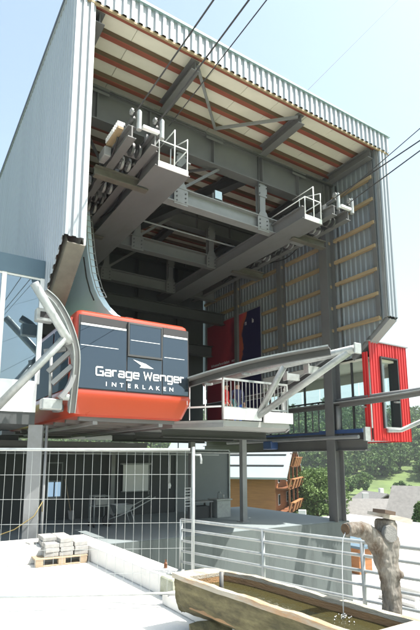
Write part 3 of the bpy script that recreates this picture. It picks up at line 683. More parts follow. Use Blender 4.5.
def scribble(y0, y1, z, h):
    y = y0
    while y > y1:
        wd = random.uniform(0.07, 0.12)
        if random.random() > 0.14:
            dm = MB(); hh = h*random.choice((1, 0.7, 0.7)); dm.box(12.192, 12.197, y-wd*0.28, y, z, z+hh); dm.box(12.192, 12.197, y-wd, y-wd*0.7, z, z+h*0.7); dm.box(12.192, 12.197, y-wd*0.7, y-wd*0.28, z+h*random.choice((0.55, 0.0)), z+h*random.choice((0.7, 0.68))); dm.build('poster_letter', m_print, po)
        y -= wd + 0.035
scribble(18.75, 16.9, 5.98, 0.13); scribble(18.75, 17.3, 5.62, 0.13); scribble(16.1, 15.4, 7.42, 0.20)

# ------------------------------------------------------------------ lower hall
SZ = -0.2
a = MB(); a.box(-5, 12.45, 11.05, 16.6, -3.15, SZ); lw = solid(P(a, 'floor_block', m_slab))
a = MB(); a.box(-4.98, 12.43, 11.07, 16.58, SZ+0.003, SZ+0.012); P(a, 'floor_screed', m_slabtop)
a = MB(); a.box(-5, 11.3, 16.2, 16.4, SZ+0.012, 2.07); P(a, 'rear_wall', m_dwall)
a = MB(); a.box(8.9, 11.28, 16.16, 16.197, SZ+0.012, 2.03); P(a, 'lit_wall_patch', m_gwall)  # lighter grey paints in the light on this end of the wall
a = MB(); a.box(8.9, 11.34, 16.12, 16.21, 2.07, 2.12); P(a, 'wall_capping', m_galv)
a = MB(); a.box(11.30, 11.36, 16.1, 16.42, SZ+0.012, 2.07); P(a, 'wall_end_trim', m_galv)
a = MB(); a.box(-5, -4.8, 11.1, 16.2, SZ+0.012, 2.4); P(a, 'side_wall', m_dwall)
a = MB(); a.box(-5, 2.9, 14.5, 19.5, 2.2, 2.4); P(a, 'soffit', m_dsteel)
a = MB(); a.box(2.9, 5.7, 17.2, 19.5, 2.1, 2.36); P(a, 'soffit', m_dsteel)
for y in (12.6, 14.2, 15.8):
    a = MB(); a.ibeam((-4.5, y, 2.1), (6.0, y, 2.1), 0.16, 0.2); P(a, 'floor_joist', m_dsteel)
# slim columns
for x, y, r, z1 in ((8.14, 13.7, 0.085, 2.3), (9.41, 12.62, 0.085, 2.36), (6.3, 15.9, 0.07, 2.2)):
    a = MB(); a.box(x-r, x+r, y-r, y+r, SZ+0.012, z1); c_ = P(a, 'slim_column', m_steel2)
    b = MB(); b.box(x-0.16, x+0.16, y-0.16, y+0.16, SZ+0.012, SZ+0.03); b.build('base_plate', m_steel2, c_)
# main left column under the control room
a = MB(); a.ibeam((2.44, 10.5, -0.9), (2.44, 10.5, 2.45), 0.28, 0.28, 0.02, 0.014, up=(0.35, 1, 0)); P(a, 'front_column', m_steel2)
a = MB(); a.tube([(2.62, 10.34, -0.8), (2.62, 10.34, 2.44)], 0.03, 8); P(a, 'downpipe', m_steel2, True)
# pipes and droppers on the ceiling
for y, z in ((13.2, 1.98), (14.9, 1.93)):
    a = MB(); a.tube([(0, y, z), (10, y, z-0.03)], 0.03, 8); P(a, 'service_pipe', m_galv, True)
for x in (6.7, 7.25, 8.3, 8.8):
    a = MB(); a.tube([(x, 14.9, 1.93), (x, 14.9, 2.3)], 0.02, 6); P(a, 'pipe_dropper', m_galv, True)
# rear window
wn = MB(); wn.box(4.18, 4.68, 16.15, 16.195, 0.50, 0.55); wn.box(4.18, 4.68, 16.15, 16.195, 1.6, 1.65); wn.box(4.18, 4.22, 16.15, 16.195, 0.55, 1.6); wn.box(4.64, 4.68, 16.15, 16.195, 0.55, 1.6); wn.box(4.22, 4.64, 16.15, 16.195, 1.02, 1.06); wf = P(wn, 'rear_window', m_gwall)
m_lit = bpy.data.materials.new('daylight_glow'); m_lit.use_nodes = True
pq = m_lit.node_tree.nodes['Principled BSDF']; pq.inputs['Base Color'].default_value = (0.4, 0.55, 0.7, 1); pq.inputs['Emission Color'].default_value = (0.42, 0.62, 0.85, 1); pq.inputs['Emission Strength'].default_value = 0.22  # weak emission stands in for daylight behind the panes
for x in (4.22, 4.45):
    a = MB(); a.box(x+0.005, x+0.185, 16.16, 16.18, 0.555, 1.01); a.build('pane', m_lit, wf)

# furnishings under the platform
ps = thing('projection_screen', 'pale roll-down screen hanging in front of the dark rear wall', 'screen', (7.2, 16.05, 0.6))
a = MB(); a.box(6.75, 7.72, 16.04, 16.05, 0.64, 1.55); a.build('screen_cloth', m_screen, ps)
a = MB(); a.tube([(6.65, 16.05, 1.58), (7.82, 16.05, 1.58)], 0.035, 10); a.build('roller', m_galv, ps, True)
a = MB(); a.tube([(6.7, 16.05, 0.63), (7.8, 16.05, 0.63)], 0.02, 8); a.build('bottom_bar', m_galv, ps, True)
a = MB(); a.tube([(7.76, 16.08, 0.5), (7.76, 16.08, 2.1)], 0.025, 8); a.build('screen_pole', m_galv, ps, True)
hl = thing('hanging_lead', 'white hanging lead with a bright plug end over the lower floor', 'cable', (7.45, 14.0, 0.8))
a = MB(); a.tube([(7.5, 14, 1.9), (7.5, 14, 1.0)], 0.016, 6); a.build('lead', m_white, hl, True)
a = MB(); a.tube([(7.5, 14, 1.0), (7.5, 14, 0.92), (7.49, 14, 0.82)], [0.02, 0.05, 0.035], 8); a.build('plug', m_white, hl, True)
# trolley
tr_ = thing('hand_trolley', 'grey steel hand trolley with a bin parked on the lower floor', 'trolley', (5.15, 14, SZ))
a = MB()
for x in (4.95, 5.4):
    for y in (13.8, 14.2): a.tube([(x, y, SZ+0.1), (x, y, 0.7)], 0.018, 6)
for z in (0.4, 0.68):
    a.tube([(4.95, 13.8, z), (5.4, 13.8, z), (5.4, 14.2, z), (4.95, 14.2, z), (4.95, 13.8, z)], 0.018, 6)
a.build('frame', m_galv, tr_, True)
a = MB(); a.cbox(4.98, 5.37, 13.83, 14.17, 0.42, 0.62, 0.02); a.build('bin', m_steel2, tr_)
for x in (4.95, 5.4):
    for y in (13.8, 14.2):
        a = MB(); a.cyl((x-0.02, y, SZ+0.075), 0.06, 0.04, 12, (1, 0, 0)); a.build('wheel', m_black, tr_)
# wheelbarrow
wb = thing('wheelbarrow', 'grey wheelbarrow with long handles standing on the lower floor', 'wheelbarrow', (5.9, 13.9, SZ))
a = MB(); 
tray = [(5.55, 13.65), (6.1, 13.65), (6.1, 14.15), (5.55, 14.15)]; lo = [(5.65, 13.75), (5.95, 13.75), (5.95, 14.05), (5.65, 14.05)]
a.add([(x, y, 0.42) for x, y in tray] + [(x, y, 0.16) for x, y in lo], [(0, 1, 5, 4), (1, 2, 6, 5), (2, 3, 7, 6), (3, 0, 4, 7), (4, 5, 6, 7)])
wt = a.build('tray', m_galv, wb)
md = wt.modifiers.new('thick', 'SOLIDIFY'); md.thickness = 0.012
for y in (13.7, 14.1):
    a = MB(); a.tube([(5.4, 13.9 + (y-13.9)*0.2, SZ+0.2), (5.7, y, 0.12), (6.15, y, 0.28), (6.85, y, 0.60)], 0.018, 8); a.build('handle', m_galv, wb, True)
    a = MB(); a.tube([(6.05, y, 0.22), (6.2, y, SZ+0.02)], 0.016, 6); a.build('leg', m_galv, wb, True)
a = MB(); a.cyl((5.42, 13.86, SZ+0.19), 0.17, 0.07, 20, (0, 1, 0)); a.build('wheel', m_black, wb)
# shovel
sv = thing('shovel', 'long handled shovel leaning on the dark rear wall', 'shovel', (4.9, 15.9, SZ))
a = MB(); a.tube([(4.9, 15.85, SZ+0.3), (4.75, 16.12, 1.1)], 0.018, 8); a.build('handle', m_wood, sv, True)
a = MB(); a.prism([V((4.82, 15.86, SZ+0.32)), V((5.02, 15.86, SZ+0.30)), V((5.02, 15.78, SZ+0.06)), V((4.92, 15.76, SZ+0.015)), V((4.84, 15.78, SZ+0.06))], (0.0, 0.02, 0.01)); a.build('blade', m_steel2, sv)
# steel cabinet and bench
cb = thing('steel_cabinet', 'low pale steel cabinet with taps on top by the rear wall', 'cabinet', (9.45, 14.0, SZ))
a = MB(); a.cbox(9.2, 9.75, 13.8, 14.3, SZ+0.012, 0.38, 0.015); a.build('cabinet_body', m_galv, cb)
a = MB(); a.box(9.16, 9.79, 13.76, 14.34, 0.38, 0.42); a.build('cabinet_top', m_galv, cb)
a = MB(); a.tube([(9.4, 14.05, 0.42), (9.4, 14.05, 0.62), (9.4, 13.95, 0.66), (9.4, 13.88, 0.6)], 0.018, 8); a.build('tap', m_galv, cb, True)
a = MB(); a.tube([(9.62, 14.05, 0.42), (9.62, 14.05, 0.55)], 0.03, 8); a.build('tap', m_galv, cb, True)
bn = thing('work_bench', 'dark work bench left of the steel cabinet', 'bench', (8.75, 14.2, SZ))
a = MB(); a.box(8.4, 9.15, 13.95, 14.45, 0.32, 0.37); a.build('bench_top', m_steel2, bn)
for x in (8.45, 9.08):
    for y in (14.0, 14.4):
        a = MB(); a.box(x-0.025, x+0.025, y-0.025, y+0.025, SZ+0.012, 0.32); a.build('leg', m_steel, bn)
a = MB(); a.box(8.5, 9.05, 14.05, 14.42, SZ+0.012, 0.2); a.build('bench_drawer', m_dsteel, bn)
# small grille panel on slim column
gp = thing('fence_section', 'narrow white barred gate piece beside the slim column', 'gate', (7.9, 13.3, 0.35))
a = MB()
for z in np.linspace(0.3, 0.85, 7): a.tube([(7.72, 13.4, z), (7.92, 13.4, z)], 0.012, 6)
a.tube([(7.72, 13.4, SZ+0.015), (7.72, 13.4, 0.87)], 0.014, 6); a.tube([(7.92, 13.4, SZ+0.015), (7.92, 13.4, 0.87)], 0.014, 6)
a.build('bars', m_white, gp, True)
# hose on the front column
hs = MB(); hs.tube([(1.2, 10.9, -0.1), (1.6, 10.75, 0.15), (2.1, 10.35, 0.38), (2.45, 10.3, 0.62), (2.6, 10.28, 0.9), (2.6, 10.28, 0.7)], 0.011, 8)
tag(hs.build('hose', m_yellow, None, True), 'yellow hose slung round the front steel column', 'hose')
# lamps / oddments at far left
wl = MB(); wl.tube([(1.75, 11.8, 1.55), (1.75, 11.8, 1.42)], [0.05, 0.07], 10); wl.tube([(1.75, 11.8, 1.36), (1.75, 11.8, 1.2)], [0.06, 0.08], 10)
wl.tube([(1.75, 11.8, 1.55), (1.75, 11.8, 2.2)], 0.008, 6)
tag(wl.build('work_lamp', m_galv, None, True), 'small twin hanging work lamp in the dark left of the column', 'lamp')

# ------------------------------------------------------------------ CABLE CAR
CX = 4.28; CY0 = 9.6; CLEN = 7.2
ca = thing('cable_car', 'orange red cable car cabin with dark windows and white lettering docked in the left bay', 'cable car', (CX, CY0 + CLEN/2, 2.62))
def rrect(hx, hy, r, n=6):
    pts = []
    for cx, cy, a0 in ((hx-r, hy-r, 0), (-hx+r, hy-r, 90), (-hx+r, -hy+r, 180), (hx-r, -hy+r, 270)):
        for k in range(n+1):
            t = radians(a0 + 90*k/n); pts.append((cx + r*cos(t), cy + r*sin(t)))
    return pts
lev = [(2.62, 0.20), (2.66, 0.14), (2.98, 0.02), (3.06, 0.0), (3.12, 0.0), (3.15, 0.012), (4.72, 0.060), (4.82, 0.085), (4.86, 0.13), (4.88, 0.28)]
def inset_at(z):
    for (z0, i0), (z1, i1) in zip(lev, lev[1:]):
        if z0 <= z <= z1: return i0 + (i1-i0)*(z-z0)/(z1-z0)
    return 0.2
HX = 1.42; HYC = CLEN/2
a = MB(); vs = []; fs = []
N_ = 28
for z, i_ in lev:
    vs += [(CX + x, CY0 + HYC + y, z) for x, y in rrect(HX-i_, HYC-i_, 0.12)]
for i in range(len(lev)-1):
    for j in range(N_): fs.append((i*N_+j, i*N_+(j+1) % N_, (i+1)*N_+(j+1) % N_, (i+1)*N_+j))
fs += [tuple(range(N_))[::-1], tuple(range((len(lev)-1)*N_, len(lev)*N_))]
a.add(vs, fs); smooth_by_angle(a.build('cabin_body', m_cab, ca), 25)
# front panes; f(x, z, out) -> point on the front face
def fp(x, z, o=0.0): return V((x, CY0 + inset_at(z) - o, z))
def pane(x0, x1, z0, z1, o, th, name, m, parent):
    a = MB(); q = [fp(x0, z0, o), fp(x1, z0, o), fp(x1, z1, o), fp(x0, z1, o)]; a.prism(q, (0, th, 0)); return a.build(name, m, parent)
X0, X1, XA, XB = 3.0, 5.60, 4.06, 4.92
pane(X0-0.02, X1+0.02, 3.17, 4.745, 0.012, 0.02, 'window_surround', m_black, ca)
w1 = pane(X0+0.01, XA-0.015, 3.19, 4.52, 0.022, 0.012, 'window_pane', g_cab, ca)
w2 = pane(XA+0.015, XB-0.015, 3.19, 3.94, 0.022, 0.012, 'window_pane', g_cab, ca)
w3 = pane(XB+0.015, X1-0.01, 3.19, 4.52, 0.022, 0.012, 'window_pane', g_cab, ca)
w4 = pane(XA+0.05, XB-0.05, 4.0, 4.69, 0.05, 0.012, 'window_pane', g_cab, ca)
for x0, x1 in ((X0+0.02, XA-0.03), (XB+0.03, X1-0.02)):
    pane(x0, x1, 4.52, 4.562, 0.035, 0.02, 'vent_rail', m_white, ca)
    pane(x0, x1, 4.58, 4.73, 0.016, 0.006, 'vent_opening', m_black, ca)
for (x0, x1, z0, z1) in ((XA+0.01, XA+0.04, 3.96, 4.73), (XB-0.04, XB-0.01, 3.96, 4.73), (XA+0.04, XB-0.04, 3.96, 4.0), (XA+0.04, XB-0.04, 4.69, 4.73)):
    pane(x0, x1, z0, z1, 0.06, 0.05, 'hopper_frame', m_dsteel, ca)
pane(X0+0.03, XA-0.2, 4.085, 4.095, 0.026, 0.004, 'painted_wire_reflection', m_white, ca)  # white strips painted on the panes as reflections of wires
pane(XB+0.05, X1-0.1, 4.03, 4.04, 0.026, 0.004, 'painted_wire_reflection', m_white, ca)
pane(XA+0.07, XB-0.08, 4.32, 4.33, 0.055, 0.004, 'painted_wire_reflection', m_white, ca)
# lettering
def letter(s, size, x, z, xs, bold, name, sp=1.0):
    me = text_mesh(s, size, xs, bold, 0.002, sp); me.materials.append(m_white)
    o = bpy.data.objects.new(name, me); COL.objects.link(o); o.parent = ca
    o.location = fp(x, z, 0.030) - wloc(ca); o.rotation_euler = (pi/2 + atan2(-0.043, 1.35), 0, 0); return o
GLYPH = {  # squarish stroke letters: polylines on a unit grid, x-height 0.72
 'G': [[(1,1),(0.1,1),(0,.9),(0,.1),(0.1,0),(1,0),(1,.5),(.5,.5)]], 'a': [[(.05,.72),(.9,.72),(1,.62),(1,0),(0.1,0),(0,.1),(0,.28),(.1,.38),(1,.38)]],
 'r': [[(0,0),(0,.72),(1,.72)]], 'g': [[(1,.05),(0.1,.05),(0,.15),(0,.62),(.1,.72),(1,.72),(1,-.2),(.9,-.3),(.05,-.3)]],
 'e': [[(1,0),(.1,0),(0,.1),(0,.62),(.1,.72),(.9,.72),(1,.62),(1,.36),(0,.36)]], 'W': [[(0,1),(.22,0),(.5,.8),(.78,0),(1,1)]],
 'n': [[(0,0),(0,.72),(.9,.72),(1,.62),(1,0)]]}
def stroke_letter(ch, x, z, w_, h_, t_):
    a = MB()
    for pl_ in GLYPH[ch]:
        P2 = [V((x + u*w_, 0, z + v_*h_)) for u, v_ in pl_]; L_, R_2 = [], []
        for i, p in enumerate(P2):
            d0 = (p - P2[i-1]).normalized() if i else None; d1 = (P2[i+1] - p).normalized() if i < len(P2)-1 else None
            n0 = V((-d0.z, 0, d0.x)) if d0 else None; n1 = V((-d1.z, 0, d1.x)) if d1 else None
            if n0 is None: m_ = n1
            elif n1 is None: m_ = n0
            else:
                m_ = (n0 + n1).normalized(); m_ = m_ / max(0.45, m_.dot(n1))
            L_.append(p + m_*t_/2); R_2.append(p - m_*t_/2)
        k = len(P2); f3 = lambda p, o: V((p.x, fp(p.x, p.z, o).y, p.z))
        vs = [f3(p, 0.034) for p in L_] + [f3(p, 0.034) for p in R_2]
        a.add(vs, [(i, i+1, k+i+1, k+i) for i in range(k-1)])
    return solid(a.build('letter', m_white, ca))
xx = 3.375
for ch in 'Garage Wenger':
    if ch == ' ': xx += 0.075; continue
    w_ = {'W': 0.19, 'r': 0.085, 'G': 0.145}.get(ch, 0.125)
    stroke_letter(ch, xx, 3.48, w_, 0.17, 0.031); xx += w_ + 0.047
for i_, ch in enumerate('INTERLAKEN'): letter(ch, 0.125, 3.60 + i_*0.172, 3.30, 1.2, 0.0015, 'letter')
letter('1', 0.14, 5.52, 3.08, 1.0, 0.0, 'cabin_number').location = V((5.57, CY0 - 0.004, 3.02)) - wloc(ca)
a = MB(); a.prism([fp(4.20, 3.90, 0.032), fp(4.50, 3.83, 0.032), fp(4.70, 3.735, 0.032), fp(4.36, 3.73, 0.032), fp(4.40, 3.78, 0.032)], (0, 0.004, 0)); a.build('bird_emblem', m_white, ca)
# side windows and door on the left face
def sp_(y, z, o): return V((CX - HX + inset_at(z) - o, y, z))
for y0, y1 in ((9.85, 11.2), (11.3, 12.9), (13.0, 14.6), (14.7, 16.5)):
    a = MB(); a.prism([sp_(y0, 3.2, 0.02), sp_(y1, 3.2, 0.02), sp_(y1, 4.68, 0.02), sp_(y0, 4.68, 0.02)], (0.012, 0, 0)); a.build('side_pane', g_side, ca)
a = MB()
a.prism([sp_(9.82, 2.72, 0.10), sp_(9.82, 4.7, 0.06), sp_(9.90, 4.7, 0.06), sp_(9.90, 2.72, 0.10)], (0.05, 0, 0)); a.build('door_post', m_cab, ca)
a = MB(); a.cbox(2.70, 2.86, 10.0, 10.35, 2.72, 2.86, 0.02); a.build('door_bracket', m_steel, ca)
# underside
for y in np.linspace(9.95, 16.4, 8):
    a = MB(); a.box(3.15, 5.4, y-0.06, y+0.06, 2.54, 2.62); a.build('floor_crossmember', m_steel, ca)
for x in (3.5, 5.05):
    a = MB(); a.box(x-0.05, x+0.05, 9.9, 16.5, 2.47, 2.54); a.build('floor_beam', m_steel2, ca)
# roof rail + hanger
a = MB(); a.box(CX-0.25, CX+0.25, 10.4, 16.2, 4.88, 4.93); a.build('roof_walkway', m_steel2, ca)
prof = [(9.82, 4.90), (10.29, 4.99), (10.8, 5.24), (11.3, 5.56), (11.75, 5.93), (12.09, 6.28), (12.46, 6.81), (12.79, 7.52), (13.04, 8.24), (13.28, 9.1)]
front = [V((CX-0.17, y, z)) for y, z in prof]; back = [V((CX-0.17, 27.2 - y, z)) for y, z in prof[::-1]]
a = MB(); a.prism(front + back, (0.17, 0, 0)); hg = a.build('hanger_arm', m_hang, ca); solid(hg)
a = MB()
for x in (CX-0.16, CX+0.02): a.tube([V((x, y-0.10, z)) for y, z in prof[4:]], 0.012, 6)
ld = a.build('hanger_ladder', m_galv, ca, True)
for i in range(4, len(prof)-1):
    (y0, z0), (y1, z1) = prof[i], prof[i+1]; k = max(1, int(sqrt((y1-y0)**2+(z1-z0)**2)/0.22))
    for j in range(k):
        t = j/k; y, z = y0+(y1-y0)*t-0.10, z0+(z1-z0)*t
        b = MB(); b.tube([(CX-0.16, y, z), (CX+0.02, y, z)], 0.009, 6); b.build('rung', m_galv, ld)
a = MB(); a.tube([V((CX-0.185, y+0.30, z)) for y, z in prof[4:8]], 0.02, 6); a.build('hanger_cable', m_dsteel, ca, True)
a = MB(); a.cbox(CX-0.32, CX+0.32, 11.6, 15.4, 9.14, 9.24, 0.03); a.build('carriage_frame', m_dsteel, ca)

# ------------------------------------------------------------------ ropes
def rope(x, y0, z0, slope, r, name, label, grp=None):
    a = MB(); a.tube([(x, y0, z0), (x, -60, z0 + slope*(y0+60))], r, 8)
    tag(a.build(name, m_rope, None, True), label, 'cable', grp)
rope(3.88, 9.2, 9.46, 0.0, 0.017, 'track_rope', 'leftmost thick track rope running up from the left saddle')
rope(4.46, 9.2, 9.46, 0.035, 0.017, 'track_rope', 'thick track rope from the right shoe of the left saddle')
rope(5.0, 9.6, 9.9, 0.04, 0.012, 'haul_rope', 'thinner haul rope just right of the left track ropes')
rope(10.4, 9.2, 9.46, 0.06, 0.017, 'track_rope', 'lowest track rope leaving the right saddle')
rope(11.0, 9.2, 9.46, 0.14, 0.017, 'track_rope', 'middle track rope leaving the right saddle')
rope(10.7, 9.2, 9.6, 0.22, 0.012, 'haul_rope', 'uppermost thin haul rope leaving the right saddle')
q0 = onplane(308, 90, 1, 8.9); q1 = CAM + ray(398, 0).normalized()*30
a = MB(); a.tube([q0, q0 + (q1-q0)*1.6], 0.007, 5); tag(a.build('overhead_wire', m_rope), 'very thin wire rising from the roof edge into the sky', 'wire')

# ------------------------------------------------------------------ terrace furniture
# curb (L-shaped low wall)
cu = thing('concrete_curb', 'low white concrete curb wall bordering the paved terrace', 'low wall', (3.2, 8, 0))
a = MB(); a.prism([V((3.0, 8.45, 0.003)), V((3.06, 5.95, 0.003)), V((3.42, 5.95, 0.003)), V((3.34, 9.85, 0.003)), V((-6, 9.85, 0.003)), V((-6, 9.2, 0.003)), V((2.99, 8.75, 0.003))], (0, 0, 0.255))
cw = solid(a.build('curb_wall', m_conc, cu)); bv = cw.modifiers.new('bevel', 'BEVEL'); bv.width = 0.012; bv.segments = 2; bv.limit_method = 'ANGLE'
a = MB(); a.cbox(3.06, 3.44, 5.62, 5.945, 0.003, 0.25, 0.015); a.build('curb_end', m_moss, cu)
# small brown bottle on the curb
bt = MB(); bt.tube([(3.30, 6.25, 0.258), (3.30, 6.25, 0.32), (3.30, 6.25, 0.34), (3.30, 6.25, 0.37)], [0.027, 0.027, 0.012, 0.012], 12)
tag(smooth_by_angle(bt.build('bottle', mat('brown_glass', (0.12, 0.04, 0.012), 0.15))), 'small brown bottle standing on the curb by the railing', 'bottle')

# railing
rg = thing('metal_railing', 'galvanised railing of five horizontal tubes along the terrace edge', 'railing', (3.4, 5.95, 0.25))
rpts = [(3.385, 5.97), (3.72, 4.62), (4.02, 3.42), (4.36, 2.1), (4.75, 0.6)]
for z in (0.93, 0.80, 0.655, 0.52, 0.38):
    a = MB(); path = []
    for (xa, ya), (xb, yb) in zip(rpts, rpts[1:]):
        for k in range(3): t = k/3; path.append((xa+(xb-xa)*t, ya+(yb-ya)*t, z))
    path.append((*rpts[-1], z)); a.tube(path, 0.021 if z > 0.9 else 0.017, 8); a.build('rail', m_galv, rg, True)
for i, (x, y) in enumerate(rpts):
    a = MB(); a.tube([(x, y, 0.262 if i == 0 else 0.003), (x, y, 0.935)], 0.022, 10); a.tube([(x, y, 0.262 if i == 0 else 0.003), (x, y, 0.275 if i == 0 else 0.016)], 0.05, 12); a.build('post', m_galv, rg, True)

# mesh fence
fe = thing('mesh_fence', 'galvanised mobile mesh fence panel standing across the paved terrace', 'fence', (1.6, 6.1, 0))
FR = V((3.16, 5.28, 0)); fd = V((-0.886, 0.464, 0)).normalized(); LEN = 3.5
def fpnt(t, z): p = FR + fd*t; return V((p.x, p.y, z))
a = MB(); a.tube([fpnt(0, 0.003), fpnt(0, 1.90)], 0.021, 10); a.build('frame_post', m_galv, fe, True)
a = MB(); a.tube([fpnt(LEN, 0.003), fpnt(LEN, 1.90)], 0.021, 10); a.build('frame_post', m_galv, fe, True)
a = MB(); a.tube([fpnt(0.04, 1.865), fpnt(LEN, 1.865)], 0.019, 10); a.build('frame_rail', m_galv, fe, True)
a = MB(); a.tube([fpnt(0.04, 0.165), fpnt(LEN, 0.165)], 0.017, 10); a.build('frame_rail', m_galv, fe, True)
a = MB(); a.tube([V((0,0,0)), V((0,0,1.70))], 0.0022, 5); wv_me = a.data('vertical_wire', m_galv)
k = 0; t = 0.10
while t < LEN: inst(wv_me, 'vertical_wire', fe, fpnt(t, 0.165)); t += 0.104
for z in (1.56, 1.27, 0.98, 0.68, 0.40):
    a = MB(); a.tube([fpnt(0.0, z), fpnt(LEN, z)], 0.0028, 5); a.build('horizontal_wire', m_galv, fe)
a = MB(); a.tube([fpnt(0.0, 1.80), fpnt(-0.09, 1.80), fpnt(-0.10, 1.74), fpnt(-0.10, 1.69)], 0.014, 8); a.build('coupling_hook', m_galv, fe, True)

# pallet with paving blocks
PA = V((2.08, 8.46, 0)); pu = V((1.0, -0.05, 0)).normalized(); pv = V((0.05, 1.0, 0)).normalized(); pv = (pv - pu*pv.dot(pu)).normalized()
rotz = atan2(pu.y, pu.x)
pl = thing('wooden_pallet', 'wooden pallet lying in the corner of the curb under paving blocks', 'pallet', PA)
def pb_(u0, u1, v0, v1, z0, z1, name):
    a = MB(); a.cbox(0, u1-u0, 0, v1-v0, 0, z1-z0, 0.004); o = inst(a.data(name, m_wood), name, pl, PA + pu*u0 + pv*v0 + V((0, 0, z0)), (0, 0, rotz)); return o
PW, PD = 0.85, 0.95
for v in (0.0, 0.43, 0.88): pb_(0, PW, v, v+0.10, 0.004, 0.024, 'bottom_board')
for u in (0.0, 0.365, 0.73):
    for v in (0.0, 0.44, 0.88): pb_(u, u+0.12, v, v+0.10, 0.025, 0.095, 'block')
for u in (0.0, 0.365, 0.73): pb_(u, u+0.12, 0.0, PD-0.02, 0.096, 0.112, 'stringer')
for i in range(8): pb_(-0.01, PW+0.01, 0.0+0.129*i, 0.095+0.129*i, 0.113, 0.133, 'top_board')
bl = MB(); bl.cbox(-0.115, 0.115, -0.11, 0.11, 0, 0.072, 0.007); bl_me = bl.data('paving_block', m_paver)
ORD = ('bottom', 'second', 'third', 'fourth', 'top')
def block(u, v, lay, rot, label):
    p = PA + pu*u + pv*v; o = inst(bl_me, 'paving_block', None, (p.x + random.uniform(-0.012, 0.012), p.y + random.uniform(-0.012, 0.012), 0.134 + 0.0725*lay), (0, 0, rotz + rot + random.uniform(-0.05, 0.05)))
    tag(o, label, 'paving block', 'paving blocks stacked on the pallet')
for lay in range(4):
    for i in range(2):
        for j in range(3):
            if lay == 3 and (i, j) in ((0, 0),): continue
            block(0.27 + 0.24*i, 0.18 + 0.235*j, lay, 0, 'grey paving block, %s layer of the big stack, %s row, %s column' % (ORD[lay], ('front', 'middle', 'rear')[j], ('left', 'right')[i]))
for lay in range(3):
    for j in range(3): block(0.755, 0.16 + 0.235*j, lay, 0.02, 'grey paving block, %s layer of the lower right stack, %s from the front' % (ORD[lay], ('first', 'second', 'third')[j]))
block(0.10, 0.86, 0, 0.3, 'lone grey paving block lying on the pallet behind the big stack'); block(0.11, 0.85, 1, 0.2, 'grey paving block resting on the lone block behind the stack')
# concrete slab, support stump, trough
sb = MB(); sb.cbox(2.90, 3.45, 3.2, 5.58, 0.003, 0.14, 0.012); tag(sb.build('concrete_slab', m_conc), 'flat grey concrete slab on the ground under the trough end', 'slab')
tg = thing('log_trough', 'long hollowed log trough full of water with a weathered bark outside', 'trough', (2.95, 3.4, 0))
ysec = [4.74, 4.60, 4.2, 3.7, 3.2, 2.7, 2.3, 2.05, 1.9]
def tl_(y): return np.interp(y, [1.9, 2.71, 3.53, 4.42, 4.74], [2.83, 2.76, 2.69, 2.605, 2.60])
def tr__(y): return np.interp(y, [1.9, 2.52, 2.99, 4.22, 4.6, 4.74], [3.46, 3.42, 3.36, 3.25, 3.10, 2.98])
RZ = 0.55
a = MB(); vs = []; fs = []; NS = 19
for i, y in enumerate(ysec):
    xl, xr = tl_(y), tr__(y); c = (xl+xr)/2; hw = (xr-xl)/2; dep = 0.40
    for k in range(NS):
        t = pi*k/(NS-1); rr = 1 + 0.05*sin(5*y + 3*t)*sin(t) + 0.025*sin(13*y+7*t)*sin(t)
        cx_ = cos(t); cx_ = math.copysign(abs(cx_)**0.62, cx_)
        vs.append((c - hw*1.03*cx_*rr, y, RZ - dep*abs(sin(t))**0.72*rr))
for i in range(len(ysec)-1):
    for k in range(NS-1): fs.append((i*NS+k, i*NS+k+1, (i+1)*NS+k+1, (i+1)*NS+k))
fs += [tuple(range(NS)), tuple(range((len(ysec)-1)*NS, len(ysec)*NS))[::-1]]
a.add(vs, fs)
tb = a.build('trough_bark', m_log, tg, True); solid(tb); smooth_by_angle(tb, 50)
md = tb.modifiers.new('sub', 'SUBSURF'); md.subdivision_type = 'SIMPLE'; md.levels = 3; md.render_levels = 3
txb = bpy.data.textures.new('trough_relief', 'CLOUDS'); txb.noise_scale = 0.12; txb.noise_depth = 4
dm_ = tb.modifiers.new('relief', 'DISPLACE'); dm_.texture = txb; dm_.strength = 0.03; dm_.mid_level = 0.95; dm_.texture_coords = 'GLOBAL'
# rim with basin
rin = 0.05
def ring(y0, y1, off, wob=1.0):
    ys = list(np.linspace(y0, y1, 26))
    return [(tl_(y)+off+wob*(0.006*sin(9*y)+0.003*sin(23*y+1)), y) for y in ys] + [(tr__(y)-off+wob*(0.006*sin(7*y)+0.003*sin(19*y)), y) for y in ys[::-1]]
o_r = ring(4.745, 1.9, -0.012); i_r = ring(4.50, 2.42, rin)
n_ = len(o_r); ht = lambda x, y, q: RZ + 0.010 + 0.004*sin(11*y+q) + 0.003*sin(31*y+5*x)
a = MB(); vs = [(x, y, RZ-0.035) for x, y in o_r] + [(x, y, ht(x, y, 0)) for x, y in o_r] + [(x, y, ht(x, y, 0.4)) for x, y in i_r] + [(x, y, RZ-0.03) for x, y in i_r]
fs = []
for j in range(n_):
    k = (j+1) % n_
    for q in range(3): fs.append((q*n_+j, q*n_+k, (q+1)*n_+k, (q+1)*n_+j))
a.add(vs, fs); solid(a.build('trough_rim', m_rimtop, tg))
a = MB(); vs = [(x, y, RZ-0.028) for x, y in i_r] + [(x, y, RZ-0.30) for x, y in i_r]
a.add(vs, [(j, (j+1) % n_, n_+(j+1) % n_, n_+j) for j in range(n_)] + [tuple(range(n_, 2*n_))]); solid(a.build('trough_basin', m_logrim, tg))
